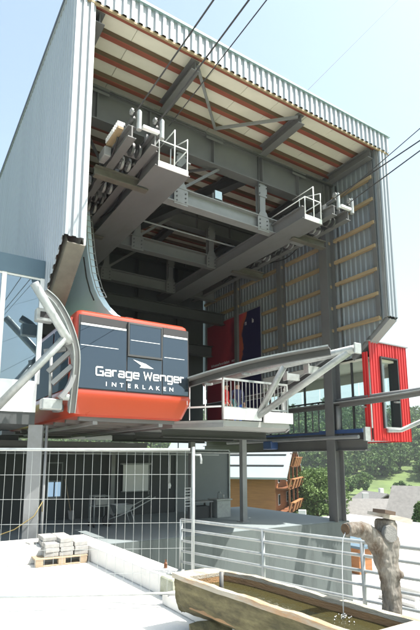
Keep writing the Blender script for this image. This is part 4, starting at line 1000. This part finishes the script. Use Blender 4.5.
# water
m_water = bpy.data.materials.new('trough_water'); m_water.use_nodes = True
n = m_water.node_tree.nodes; l = m_water.node_tree.links; p = n['Principled BSDF']
p.inputs['Base Color'].default_value = (0.040, 0.036, 0.014, 1); p.inputs['Roughness'].default_value = 0.02; p.inputs['IOR'].default_value = 1.33
tc = n.new('ShaderNodeTexCoord'); nz = n.new('ShaderNodeTexNoise'); nz.inputs['Scale'].default_value = 7; nz.inputs['Detail'].default_value = 2; b = n.new('ShaderNodeBump'); b.inputs['Strength'].default_value = 0.22; b.inputs['Distance'].default_value = 0.04
l.new(tc.outputs['Object'], nz.inputs['Vector']); l.new(nz.outputs['Fac'], b.inputs['Height']); l.new(b.outputs[0], p.inputs['Normal'])
a = MB(); rr_ = ring(4.50, 2.44, rin+0.004); a.add([(x, y, RZ-0.085) for x, y in rr_], [tuple(range(len(rr_)))[::-1]]); wo = a.build('water', m_water); wo['kind'] = 'structure'
# overflow pipe in the trough
a = MB(); a.tube([(2.90, 4.28, RZ-0.2), (2.90, 4.28, RZ+0.07)], 0.022, 10); a.build('overflow_pipe', m_steel, tg, True)
# white foot block and stump
a = MB(); a.cbox(2.78, 2.92, 4.28, 4.42, 0.13, 0.20, 0.01); a.build('packing_block', m_conc, tg)
a = MB(); a.tube([(2.55, 4.30, 0.09), (2.62, 4.27, 0.10), (3.2, 4.1, 0.10)], [0.085, 0.095, 0.095], 14); tag(smooth_by_angle(a.build('support_stump', m_log)), 'dark round log lying under the trough as its support', 'log')
a = MB(); a.tube([(2.55, 2.5, 0.09), (3.3, 2.4, 0.10)], 0.095, 14); tag(smooth_by_angle(a.build('support_stump', m_log)), 'second support log under the near end of the trough', 'log')

# spout log
sl_ = thing('log_fountain', 'silver grey bent tree trunk spout pouring water into the trough', 'fountain', (3.75, 2.95, 0))
a = MB(); a.tube([V(p) for p in ((3.83, 2.95, -0.02), (3.825, 2.95, 0.3), (3.82, 2.95, 0.6), (3.815, 2.95, 0.85), (3.80, 2.95, 1.05), (3.80, 2.95, 1.215))], [0.10, 0.085, 0.078, 0.085, 0.105, 0.09], 18)
a.tube(spline([(3.275, 2.95, 1.165), (3.42, 2.95, 1.152), (3.56, 2.95, 1.11), (3.68, 2.95, 1.0), (3.745, 2.95, 0.84), (3.79, 2.95, 0.62), (3.80, 2.95, 0.4)], 4), [0.062+0.001*k for k in range(8)] + [0.070+0.005*k for k in range(5)] + [0.088-0.003*k for k in range(12)], 16)
a.tube([(3.85, 2.90, 0.74), (3.87, 2.865, 0.745), (3.88, 2.855, 0.75)], [0.045, 0.04, 0.025], 12)
trunk = a.build('trunk', m_grey_log, sl_, True)
md = trunk.modifiers.new('merge', 'REMESH'); md.mode = 'VOXEL'; md.voxel_size = 0.011; md.use_smooth_shade = True
md = trunk.modifiers.new('soften', 'SMOOTH'); md.iterations = 10; md.factor = 0.6
for sc_, st_ in ((0.10, 0.035), (0.03, 0.012)):
    tx = bpy.data.textures.new('bark_relief', 'CLOUDS'); tx.noise_scale = sc_
    dm_ = trunk.modifiers.new('relief', 'DISPLACE'); dm_.texture = tx; dm_.strength = st_; dm_.mid_level = 0.5; dm_.texture_coords = 'GLOBAL'
a = MB(); a.tube([(3.272, 2.95, 1.165), (3.264, 2.95, 1.165)], 0.045, 14); a.build('spout_hole', mat('hollow_wood', (0.07, 0.045, 0.025), 0.9, 0, 0.4, 20), sl_)
a = MB(); cdir = V((-0.25, -1, 0.12)).normalized(); cpt = V((3.735, 2.875, 1.10)); a.tube([cpt, cpt + cdir*0.03], [0.078, 0.070], 18); smooth_by_angle(a.build('cut_branch_face', mat('grey_end_grain', (0.17, 0.17, 0.16), 0.9, 0, 0.25, 14, bump=0.4), sl_))
a = MB(); a.rect((3.66, 2.95, 1.272), (4.05, 2.95, 1.192), 0.17, 0.028, up=(0, 0, 1)); a.build('cap_board', m_plank, sl_)
a = MB(); a.rect((3.60, 2.86, 1.305), (3.74, 2.86, 1.278), 0.13, 0.03, up=(0, 0, 1)); a.build('cap_board', m_brown, sl_)
a = MB(); a.rect((3.66, 2.862, 1.262), (4.05, 2.862, 1.180), 0.02, 0.042, up=(0, 0, 1)); a.build('cap_batten', m_plank, sl_)
# water stream + splash
a = MB(); a.tube([(3.27, 2.95, 1.14), (3.235, 2.95, 1.09), (3.215, 2.95, 0.95), (3.205, 2.95, 0.7), (3.20, 2.95, RZ-0.085)], [0.005, 0.004, 0.0025, 0.003, 0.005], 8)
m_stream = bpy.data.materials.new('falling_water'); m_stream.use_nodes = True
p = m_stream.node_tree.nodes['Principled BSDF']; p.inputs['Base Color'].default_value = (0.9, 0.93, 0.95, 1); p.inputs['Roughness'].default_value = 0.08; p.inputs['Transmission Weight'].default_value = 0.6; p.inputs['IOR'].default_value = 1.33
tag(a.build('water_stream', m_stream, None, True), 'thin stream of water falling from the log spout', 'water')
a = MB()
for _ in range(22):
    an = random.uniform(0, 2*pi); rd = abs(random.gauss(0, 0.07)); c = V((3.19 + rd*cos(an), 2.95 + rd*sin(an), RZ-0.08 + random.uniform(0, 0.03)*max(0, 1-rd*8)))
    a.tube([c, c + V((0, 0, 0.008))], [random.uniform(0.003, 0.008), 0.002], 6)
sp2 = a.build('splash', m_white, None, True); sp2['kind'] = 'stuff'

# ------------------------------------------------------------------ two people on the platform
def person(x, y, h, label, top, legs, sleeve_red, facing, hip=None):
    z0 = 2.682
    t = thing('person', label, 'person', (x, y, z0), None)
    R_ = Matrix.Rotation(facing, 3, 'Z')
    def W(a_, b_, c_): return V((x, y, z0)) + R_ @ V((a_*h, b_*h, c_*h))
    J = {'pel': (0,0,.52), 'waist': (0,0,.60), 'chest': (0,.0,.74), 'neck': (0,0,.83), 'head': (0,-.012,.90), 'crown': (0,0,.965),
         'hl': (.055,0,.49), 'kl': (.06,-.012,.28), 'al': (.06,.01,.05), 'tl': (.065,-.085,.018),
         'hr': (-.055,0,.49), 'kr': (-.065,-.005,.28), 'ar': (-.07,.012,.05), 'tr': (-.08,-.08,.018),
         'sl': (.105,0,.80), 'el': (.135,.01,.63), 'wl': (.12,-.08,.51), 'fl': (.115,-.11,.47),
         'sr': (-.105,0,.80), 'er': (-.135,.01,.63), 'wr': (-.11,-.09,.54), 'fr': (-.10,-.12,.50)}
    Rr = {'pel': (.085,.06), 'waist': (.078,.055), 'chest': (.092,.06), 'neck': (.035,.035), 'head': (.05,.055), 'crown': (.042,.047), 'hl': (.055,.055), 'kl': (.037,.037), 'al': (.026,.026), 'tl': (.024,.02),
          'hr': (.055,.055), 'kr': (.037,.037), 'ar': (.026,.026), 'tr': (.024,.02), 'sl': (.036,.036), 'el': (.028,.028), 'wl': (.02,.02), 'fl': (.018,.014), 'sr': (.036,.036), 'er': (.028,.028), 'wr': (.02,.02), 'fr': (.018,.014)}
    E = [('pel','waist'),('waist','chest'),('chest','neck'),('neck','head'),('head','crown'),('pel','hl'),('hl','kl'),('kl','al'),('al','tl'),('pel','hr'),('hr','kr'),('kr','ar'),('ar','tr'),('chest','sl'),('sl','el'),('el','wl'),('wl','fl'),('chest','sr'),('sr','er'),('er','wr'),('wr','fr')]
    names = list(J); me = bpy.data.meshes.new('body')
    me.from_pydata([tuple(W(*J[k]) - V((x, y, z0))) for k in names], [(names.index(a_), names.index(b_)) for a_, b_ in E], [])
    o = bpy.data.objects.new('body', me); COL.objects.link(o); o.parent = t
    m1 = o.modifiers.new('skin', 'SKIN'); m1.use_smooth_shade = True
    for i, k in enumerate(names):
        sv_ = me.skin_vertices[0].data[i]; sv_.radius = (Rr[k][0]*h, Rr[k][1]*h); sv_.use_root = (k == 'pel')
    o.modifiers.new('sub', 'SUBSURF').levels = 1; o.modifiers['sub'].render_levels = 2
    # bake and give clothing by height
    dg = bpy.context.evaluated_depsgraph_get(); nm_ = bpy.data.meshes.new_from_object(o.evaluated_get(dg)); o.modifiers.clear(); o.data = nm_
    nm_.materials.clear()
    for m_ in (m_skin, top, legs, m_black): nm_.materials.append(m_)
    Ri = R_.inverted()
    for pg in nm_.polygons:
        c = (Ri @ pg.center)/h
        if c.z > 0.825: k = 0
        elif c.z < 0.045: k = 3
        elif abs(c.x) > 0.085 and c.z < 0.545: k = 0
        elif c.z > 0.50: k = 1
        else: k = 2
        pg.material_index = k; pg.use_smooth = True
    hb = bmesh.new(); bmesh.ops.create_uvsphere(hb, u_segments=14, v_segments=10, radius=1)
    a = MB(); a.add([W(q.co.x*.057, .012 + q.co.y*.064, .935 + q.co.z*.058) for q in hb.verts], [[q.index for q in f.verts] for f in hb.faces]); hb.free(); a.build('hair', m_hair, t, True)
    # face: nose and eyes
    a = MB(); a.tube([W(0, -.062, .918), W(0, -.078, .898), W(0, -.062, .895)], [.004*h, .010*h, .006*h], 6); a.build('nose', m_skin, t, True)
    for sx in (-1, 1):
        a = MB(); a.tube([W(.021*sx, -.058, .916), W(.021*sx, -.0655, .916)], .0065*h, 8); a.build('eye', m_black, t, True)
        # hand with fingers
        a = MB(); wx, wy, wz = (J['fl'] if sx > 0 else J['fr'])
        for q in range(4): a.tube([W(wx + (q-1.5)*.009, wy, wz), W(wx + (q-1.5)*.010, wy-.022, wz-.022), W(wx + (q-1.5)*.010, wy-.018, wz-.045 + .004*abs(q-1.5))], [.0058*h, .0052*h, .004*h], 6)
        a.tube([W(wx - sx*.016, wy+.012, wz+.008), W(wx - sx*.030, wy-.008, wz-.010), W(wx - sx*.028, wy-.02, wz-.024)], [.0065*h, .006*h, .0045*h], 6)
        a.build('hand', m_skin, t, True)
    return t, W
pa, Wa = person(8.42, 12.15, 1.42, 'person in a red top and grey trousers behind the platform railing', m_jred, m_trous, True, 0.5)
pb2, Wb = person(9.02, 12.35, 1.52, 'person in a dark top and blue shorts at the platform railing', m_jnavy, m_jblue, False, -0.3)
a = MB(); a.cbox(-0.14, 0.14, -0.08, 0.08, 0, 0.36, 0.04)
bp = a.build('backpack', m_teal); bp.location = (8.74, 12.25, 2.682+0.55); tag(bp, 'teal backpack held between the two people on the platform', 'backpack')
for sx in (-0.08, 0.08):
    a = MB(); a.tube([(8.74+sx, 12.16, 3.26), (8.74+sx, 12.10, 3.42), (8.74+sx, 12.18, 3.58)], 0.018, 6); a.build('strap', m_trous, bp, True)

# ------------------------------------------------------------------ village
def at(px, py, d):
    r = ray(px, py); r = r / sqrt(r.x**2 + r.y**2); return CAM + r*d
def house(px, d, zb, W_, L_, H_, RH, ang, mw, mr, label, over=0.7, name='house', wins=((0.25,), (0.3, 0.7)), extra=None, rows=1, side=True):
    "gable house: W_ along local x (gable width), L_ along local y; ang = turn about z"
    c = at(px, HY, d); t = thing(name, label, 'house', (c.x, c.y, zb)); t.rotation_euler = (0, 0, ang)
    def B(mb, nm, m, par=None):
        o = bpy.data.objects.new(nm, mb.data(nm, m)); COL.objects.link(o); o.parent = par or t; return o
    w2, l2 = W_/2, L_/2
    a = MB(); a.prism([V((-w2, -l2, -3)), V((w2, -l2, -3)), V((w2, -l2, H_)), V((0, -l2, H_+RH)), V((-w2, -l2, H_))], (0, L_, 0)); B(solid_mb(a), 'wall', mw)
    for sx in (-1, 1):
        a = MB(); sl2 = RH/w2; e = w2 + over
        a.prism([V((0, -l2-over, H_+RH+0.02)), V((sx*e, -l2-over, H_-over*sl2+0.02)), V((sx*e, -l2-over, H_-over*sl2+0.22)), V((0, -l2-over, H_+RH+0.24))], (0, L_+2*over, 0)); ro = B(solid_mb(a), 'roof', mr)
        if sx == 1:
            a = MB(); a.box(w2*0.3, w2*0.3+0.7, -0.4, 0.4, H_+RH*0.5, H_+RH+0.9); B(a, 'chimney', m_plast, None)
    # gable windows on both ends, side windows
    for r_ in range(rows):
        z = 0.9 + r_*2.5
        for sy in (-1, 1):
            for fx in (-0.28, 0.28):
                a = MB(); x = fx*W_; y = sy*(l2+0.03); a.box(x-0.55, x+0.55, y-0.03, y+0.03, z, z+1.25); f_ = B(a, 'window', m_plast)
                a = MB(); a.box(x-0.45, x+0.45, y-0.045 if sy < 0 else y+0.032, y-0.032 if sy < 0 else y+0.045, z+0.1, z+1.15); B(a, 'pane', g_ctrl, f_)
        for sx in ((-1, 1) if side else ()):
            for fy in (-0.3, 0.0, 0.3):
                a = MB(); y = fy*L_; x = sx*(w2+0.03); a.box(x-0.03, x+0.03, y-0.5, y+0.5, z, z+1.2); f_ = B(a, 'window', m_plast)
                a = MB(); a.box(x-0.045 if sx < 0 else x+0.032, x-0.032 if sx < 0 else x+0.045, y-0.4, y+0.4, z+0.1, z+1.1); B(a, 'pane', g_ctrl, f_)
    return t, B
def solid_mb(a): return a
VA = atan2(RT.y, RT.x)       # angle of the picture's right direction
# big chalet with balconies
cc, B = house(231, 62, -4.4, 9.5, 13, 5.0, 3.2, VA + pi/2 + radians(-19), m_chalet, m_mroof, 'orange wooden chalet with a pale metal roof and carved balconies', 1.6, 'chalet', rows=2, side=False)
for f_ in (0.35, 0.75):
    for sx in (-1, 1):
        a = MB(); x = sx*4.75*(0.25+f_*0.95); z = 5.0 + 3.2*(1-abs(x)/4.75) + 0.30; a.tube([(x, -7.5, z), (x, 7.5, z)], 0.10, 6); B(a, 'snow_guard', m_dsteel)
for z in (0.2, 2.75, 5.2):
    hw_ = 4.6 if z < 5 else 2.6
    a = MB(); a.box(-hw_, hw_, -8.1, -6.55, z, z+0.15); bo = B(a, 'balcony', m_chalet2)
    a = MB(); pts = []
    for k in range(9):
        x = -hw_ + 2*hw_*k/8; a.prism([V((x-hw_*0.118, -8.05-0.25*(k % 2), z+0.15)), V((x+hw_*0.118, -8.05-0.25*(k % 2), z+0.15)), V((x+hw_*0.118, -8.35-0.25*(k % 2), z+1.1)), V((x-hw_*0.118, -8.35-0.25*(k % 2), z+1.1))], (0, 0.08, 0))
    a.box(-hw_-0.1, hw_+0.1, -8.6, -8.2, z+1.12, z+1.2)
    B(a, 'balcony_front', m_chalet, bo)
    for x in (-0.95, -0.33, 0.33, 0.95): a = MB(); a.box(x*hw_-0.09, x*hw_+0.09, -8.1, -7.92, z+0.15, z+(2.6 if z < 5 else 1.6)); B(a, 'balcony_post', m_chalet2, bo)
a = MB(); a.box(-4.74, -4.72, -2.6, -2.5, -1.0, 5.0); B(a, 'rain_pipe', m_galv)
house(366, 71, -8.7, 7, 10, 2.9, 2.0, VA + radians(86), m_brown, m_sroof, 'low dark wooden house with a grey roof seen past the fountain spout', 0.8)
house(373, 97, -9.6, 6, 8, 3.4, 1.7, VA + radians(8), m_brown, m_sroof, 'dark gabled barn peeking over the roof of the low house', 0.8)
house(456, 60, -7.0, 8, 12, 2.5, 3.0, VA + radians(56), m_brown, m_sroof, 'brown house with a broad pale grey roof at the right edge', 0.9)
house(300, 55, -7.4, 4.5, 6.5, 2.2, 0.5, VA + radians(75), m_plast, m_mroof, 'small white shed roof beside the chalet balconies', 0.3, 'shed')
# low shed with a flat dark roof just behind the railing
sh = thing('small_shed', 'small wooden shed with a flat teal grey roof below the railing', 'shed', (17.6, 15.4, -3.0))
a = MB(); a.box(16.7, 17.5, 14.4, 17.4, -3.0, -1.96); a.build('wall', m_chalet, sh)
a = MB(); a.box(17.5, 18.6, 14.4, 17.4, -3.0, -1.96); a.build('white_wall', m_plast, sh)
a = MB(); a.box(16.6, 18.8, 14.2, 17.6, -1.96, -1.86); a.build('roof', m_fasc, sh)
for i in range(3):
    s_ = MB(); s_.cbox(14.5+0.25*i, 17.0+0.2*i, 10.6-0.15*i, 11.6, -3.0+0.003, -2.85+0.16*(i), 0.03) if i else s_.cbox(14.5, 17.0, 10.3, 11.75, -2.997, -2.85, 0.03)
    tag(s_.build('stone_step', m_conc), ('lowest', 'middle', 'top')[i] + ' pale stone slab of the steps below the railing', 'step')
# far railing/wall in meadow
wl_ = MB(); 
p0, p1 = at(384, HY, 120), at(425, HY, 105)
wl_.rect((p0.x, p0.y, -8.2), (p1.x, p1.y, -8.0), 0.4, 1.6); tag(wl_.build('meadow_wall', m_plast), 'long pale wall crossing the meadow between the houses', 'wall')

# ------------------------------------------------------------------ trees
def crown_arrays(cx, cy, z0, rx, rz, nclump, nleaf, leaf, conifer=False, seed=0):
    r_ = np.random.default_rng(seed)
    if conifer:
        t = r_.random(nclump)**0.7; ang = r_.random(nclump)*2*np.pi; rad = rx*(1-t)*np.sqrt(r_.random(nclump)*0.6+0.4)
        cl = np.stack([cx+rad*np.cos(ang), cy+rad*np.sin(ang), z0+2*rz*t], 1); cs = 0.28*rx*np.ones(nclump)
    else:
        d = r_.normal(size=(nclump, 3)); d /= np.linalg.norm(d, axis=1)[:, None]; rr = (0.45+0.55*r_.random(nclump)**0.5)
        d[:, 2] = d[:, 2]*0.95
        cl = np.stack([cx+d[:, 0]*rr*rx, cy+d[:, 1]*rr*rx, z0+rz+d[:, 2]*rr*rz], 1); cs = rx*(0.22+0.16*r_.random(nclump))
    idx = r_.integers(0, nclump, nleaf)
    off = r_.normal(size=(nleaf, 3)); off /= np.linalg.norm(off, axis=1)[:, None]; off *= (r_.random(nleaf)**0.4)[:, None]
    c = cl[idx] + off*cs[idx][:, None]*np.array([1, 1, 0.75])
    u = r_.normal(size=(nleaf, 3)); u /= np.linalg.norm(u, axis=1)[:, None]
    nn = off + 0.9*r_.normal(size=(nleaf, 3)); v = np.cross(u, nn); v /= np.linalg.norm(v, axis=1)[:, None]+1e-9
    s = leaf*(0.6+0.8*r_.random(nleaf))[:, None]
    return np.stack([c-u*s-v*s*0.2, c+v*s*0.8, c+u*s-v*s*0.2, c-v*s*0.8], 1).reshape(-1, 3)
def mesh_from_quads(name, V4, m):
    n4 = len(V4)//4; me = bpy.data.meshes.new(name)
    me.vertices.add(len(V4)); me.vertices.foreach_set('co', V4.astype(np.float32).ravel())
    me.loops.add(len(V4)); me.loops.foreach_set('vertex_index', np.arange(len(V4), dtype=np.int32))
    me.polygons.add(n4); me.polygons.foreach_set('loop_start', np.arange(0, 4*n4, 4, dtype=np.int32))
    me.materials.append(m); me.update(calc_edges=True); me.validate(); return me
def tree(px, d, zb, hgt, rx, label, m=m_leaf, nclump=60, nleaf=9000, leaf=0.11, conifer=False, seed=1, name='broadleaf_tree', trunk_h=0.25, grp=None):
    c = at(px, HY, d); t = thing(name, label, 'tree', (c.x, c.y, zb), grp)
    th = hgt*trunk_h; rz = (hgt-th*0.7)/2
    o = bpy.data.objects.new('crown', mesh_from_quads('crown', crown_arrays(0, 0, th*0.7, rx, rz, nclump, nleaf, leaf, conifer, seed), m)); COL.objects.link(o); o.parent = t
    a = MB(); a.tube([(0, 0, -0.5), (0.03*hgt*0.3, 0, th), (0, 0.02*hgt, hgt*0.75)], [0.035*hgt, 0.026*hgt, 0.006*hgt], 8)
    r_ = random.Random(seed)
    for k in range(6):
        an = k*1.05 + r_.random(); z = th + (hgt-th)*0.12*k*0.8; a.tube([(0, 0, z), (rx*0.35*cos(an), rx*0.35*sin(an), z+0.10*hgt), (rx*0.7*cos(an), rx*0.7*sin(an), z+0.16*hgt)], [0.014*hgt, 0.009*hgt, 0.003*hgt], 6)
    ob = bpy.data.objects.new('trunk', a.data('trunk', m_bark, smooth=True)); COL.objects.link(ob); ob.parent = t
    return t
tree(315, 66, -7.2, 7.8, 3.8, 'round leafy tree between the chalet and the column', nclump=70, nleaf=16000, leaf=0.13, seed=3)
tree(338, 60, -7.2, 3.2, 1.5, 'small dark bush at the foot of the round leafy tree', m_leaf, 30, 4000, 0.10, seed=4, name='bush', trunk_h=0.1)
tree(304, 84, -7.4, 5.5, 2.8, 'leafy tree half hidden behind the round tree', nclump=50, nleaf=9000, leaf=0.14, seed=5)
tree(372, 62, -8.4, 2.3, 0.75, 'narrow dark green shrub against the low wooden house', m_leaf2, 20, 2500, 0.09, seed=6, name='bush', trunk_h=0.1)
tree(418, 42, -6.6, 4.8, 1.7, 'spiky grey green shrub at the right edge in front of the house', m_leaf3, 60, 9000, 0.09, conifer=True, seed=7, name='conifer', trunk_h=0.1)
tree(410, 45, -7.0, 2.3, 1.2, 'low shrub right of the fountain cap board', m_leaf3, 30, 4000, 0.08, seed=8, name='bush', trunk_h=0.1)

# wooded hillside: one mass
fq = []; cnt = 0
fr_ = np.random.default_rng(5)
trunks = MB()
while cnt < 1500:
    a_ = fr_.uniform(-1.0, 0.45); r = 200 + 145*fr_.random()**1.4            # angle from the view axis, positive left
    dirv = FW*cos(a_) - RT*sin(a_)
    x, y = dirv.x*r, dirv.y*r
    hgt = fr_.uniform(6.5, 11.5); rx = hgt*fr_.uniform(0.30, 0.45); con = fr_.random() < 0.14
    near = r < 230
    fq.append(crown_arrays(x, y, ground_h(x, y)+0.3, rx*(0.7 if con else 1), hgt/2*(1.2 if con else 1), 22, 420 if near else 240, 0.42 if near else 0.55, con, int(fr_.integers(1e9)))); cnt += 1
fo = bpy.data.objects.new('forest', mesh_from_quads('forest', np.concatenate(fq), m_leaf2)); COL.objects.link(fo); fo['kind'] = 'stuff'
# loose grass-edge bushes along the valley road, individual
for k, (px, d, hh) in enumerate(((398, 150, 5), (345, 150, 6), (362, 158, 7), (408, 135, 4.5), (328, 120, 6))):
    c = at(px, HY, d); tree(px, d, ground_h(c.x, c.y), hh, hh*0.42, ('small tree in the meadow above the right edge house', 'bushy tree left of the steel column foot', 'rounded tree at the edge of the forest above the low house', 'low tree behind the house at the right edge', 'tree in the meadow behind the round leafy tree')[k], m_leaf2, 40, 3500, 0.22, seed=20+k)

# ------------------------------------------------------------------ haze
hz = MB(); hz.box(-2300, 2300, -2300, 2300, -60, 420)
hm = bpy.data.materials.new('haze_air'); hm.use_nodes = True
n = hm.node_tree.nodes; n.remove(n['Principled BSDF']); pv_ = n.new('ShaderNodeVolumePrincipled'); pv_.inputs['Color'].default_value = (0.88, 0.94, 1.0, 1); pv_.inputs['Density'].default_value = 0.00035
hm.node_tree.links.new(pv_.outputs[0], n['Material Output'].inputs['Volume'])
ho = hz.build('haze', hm); ho['kind'] = 'stuff'
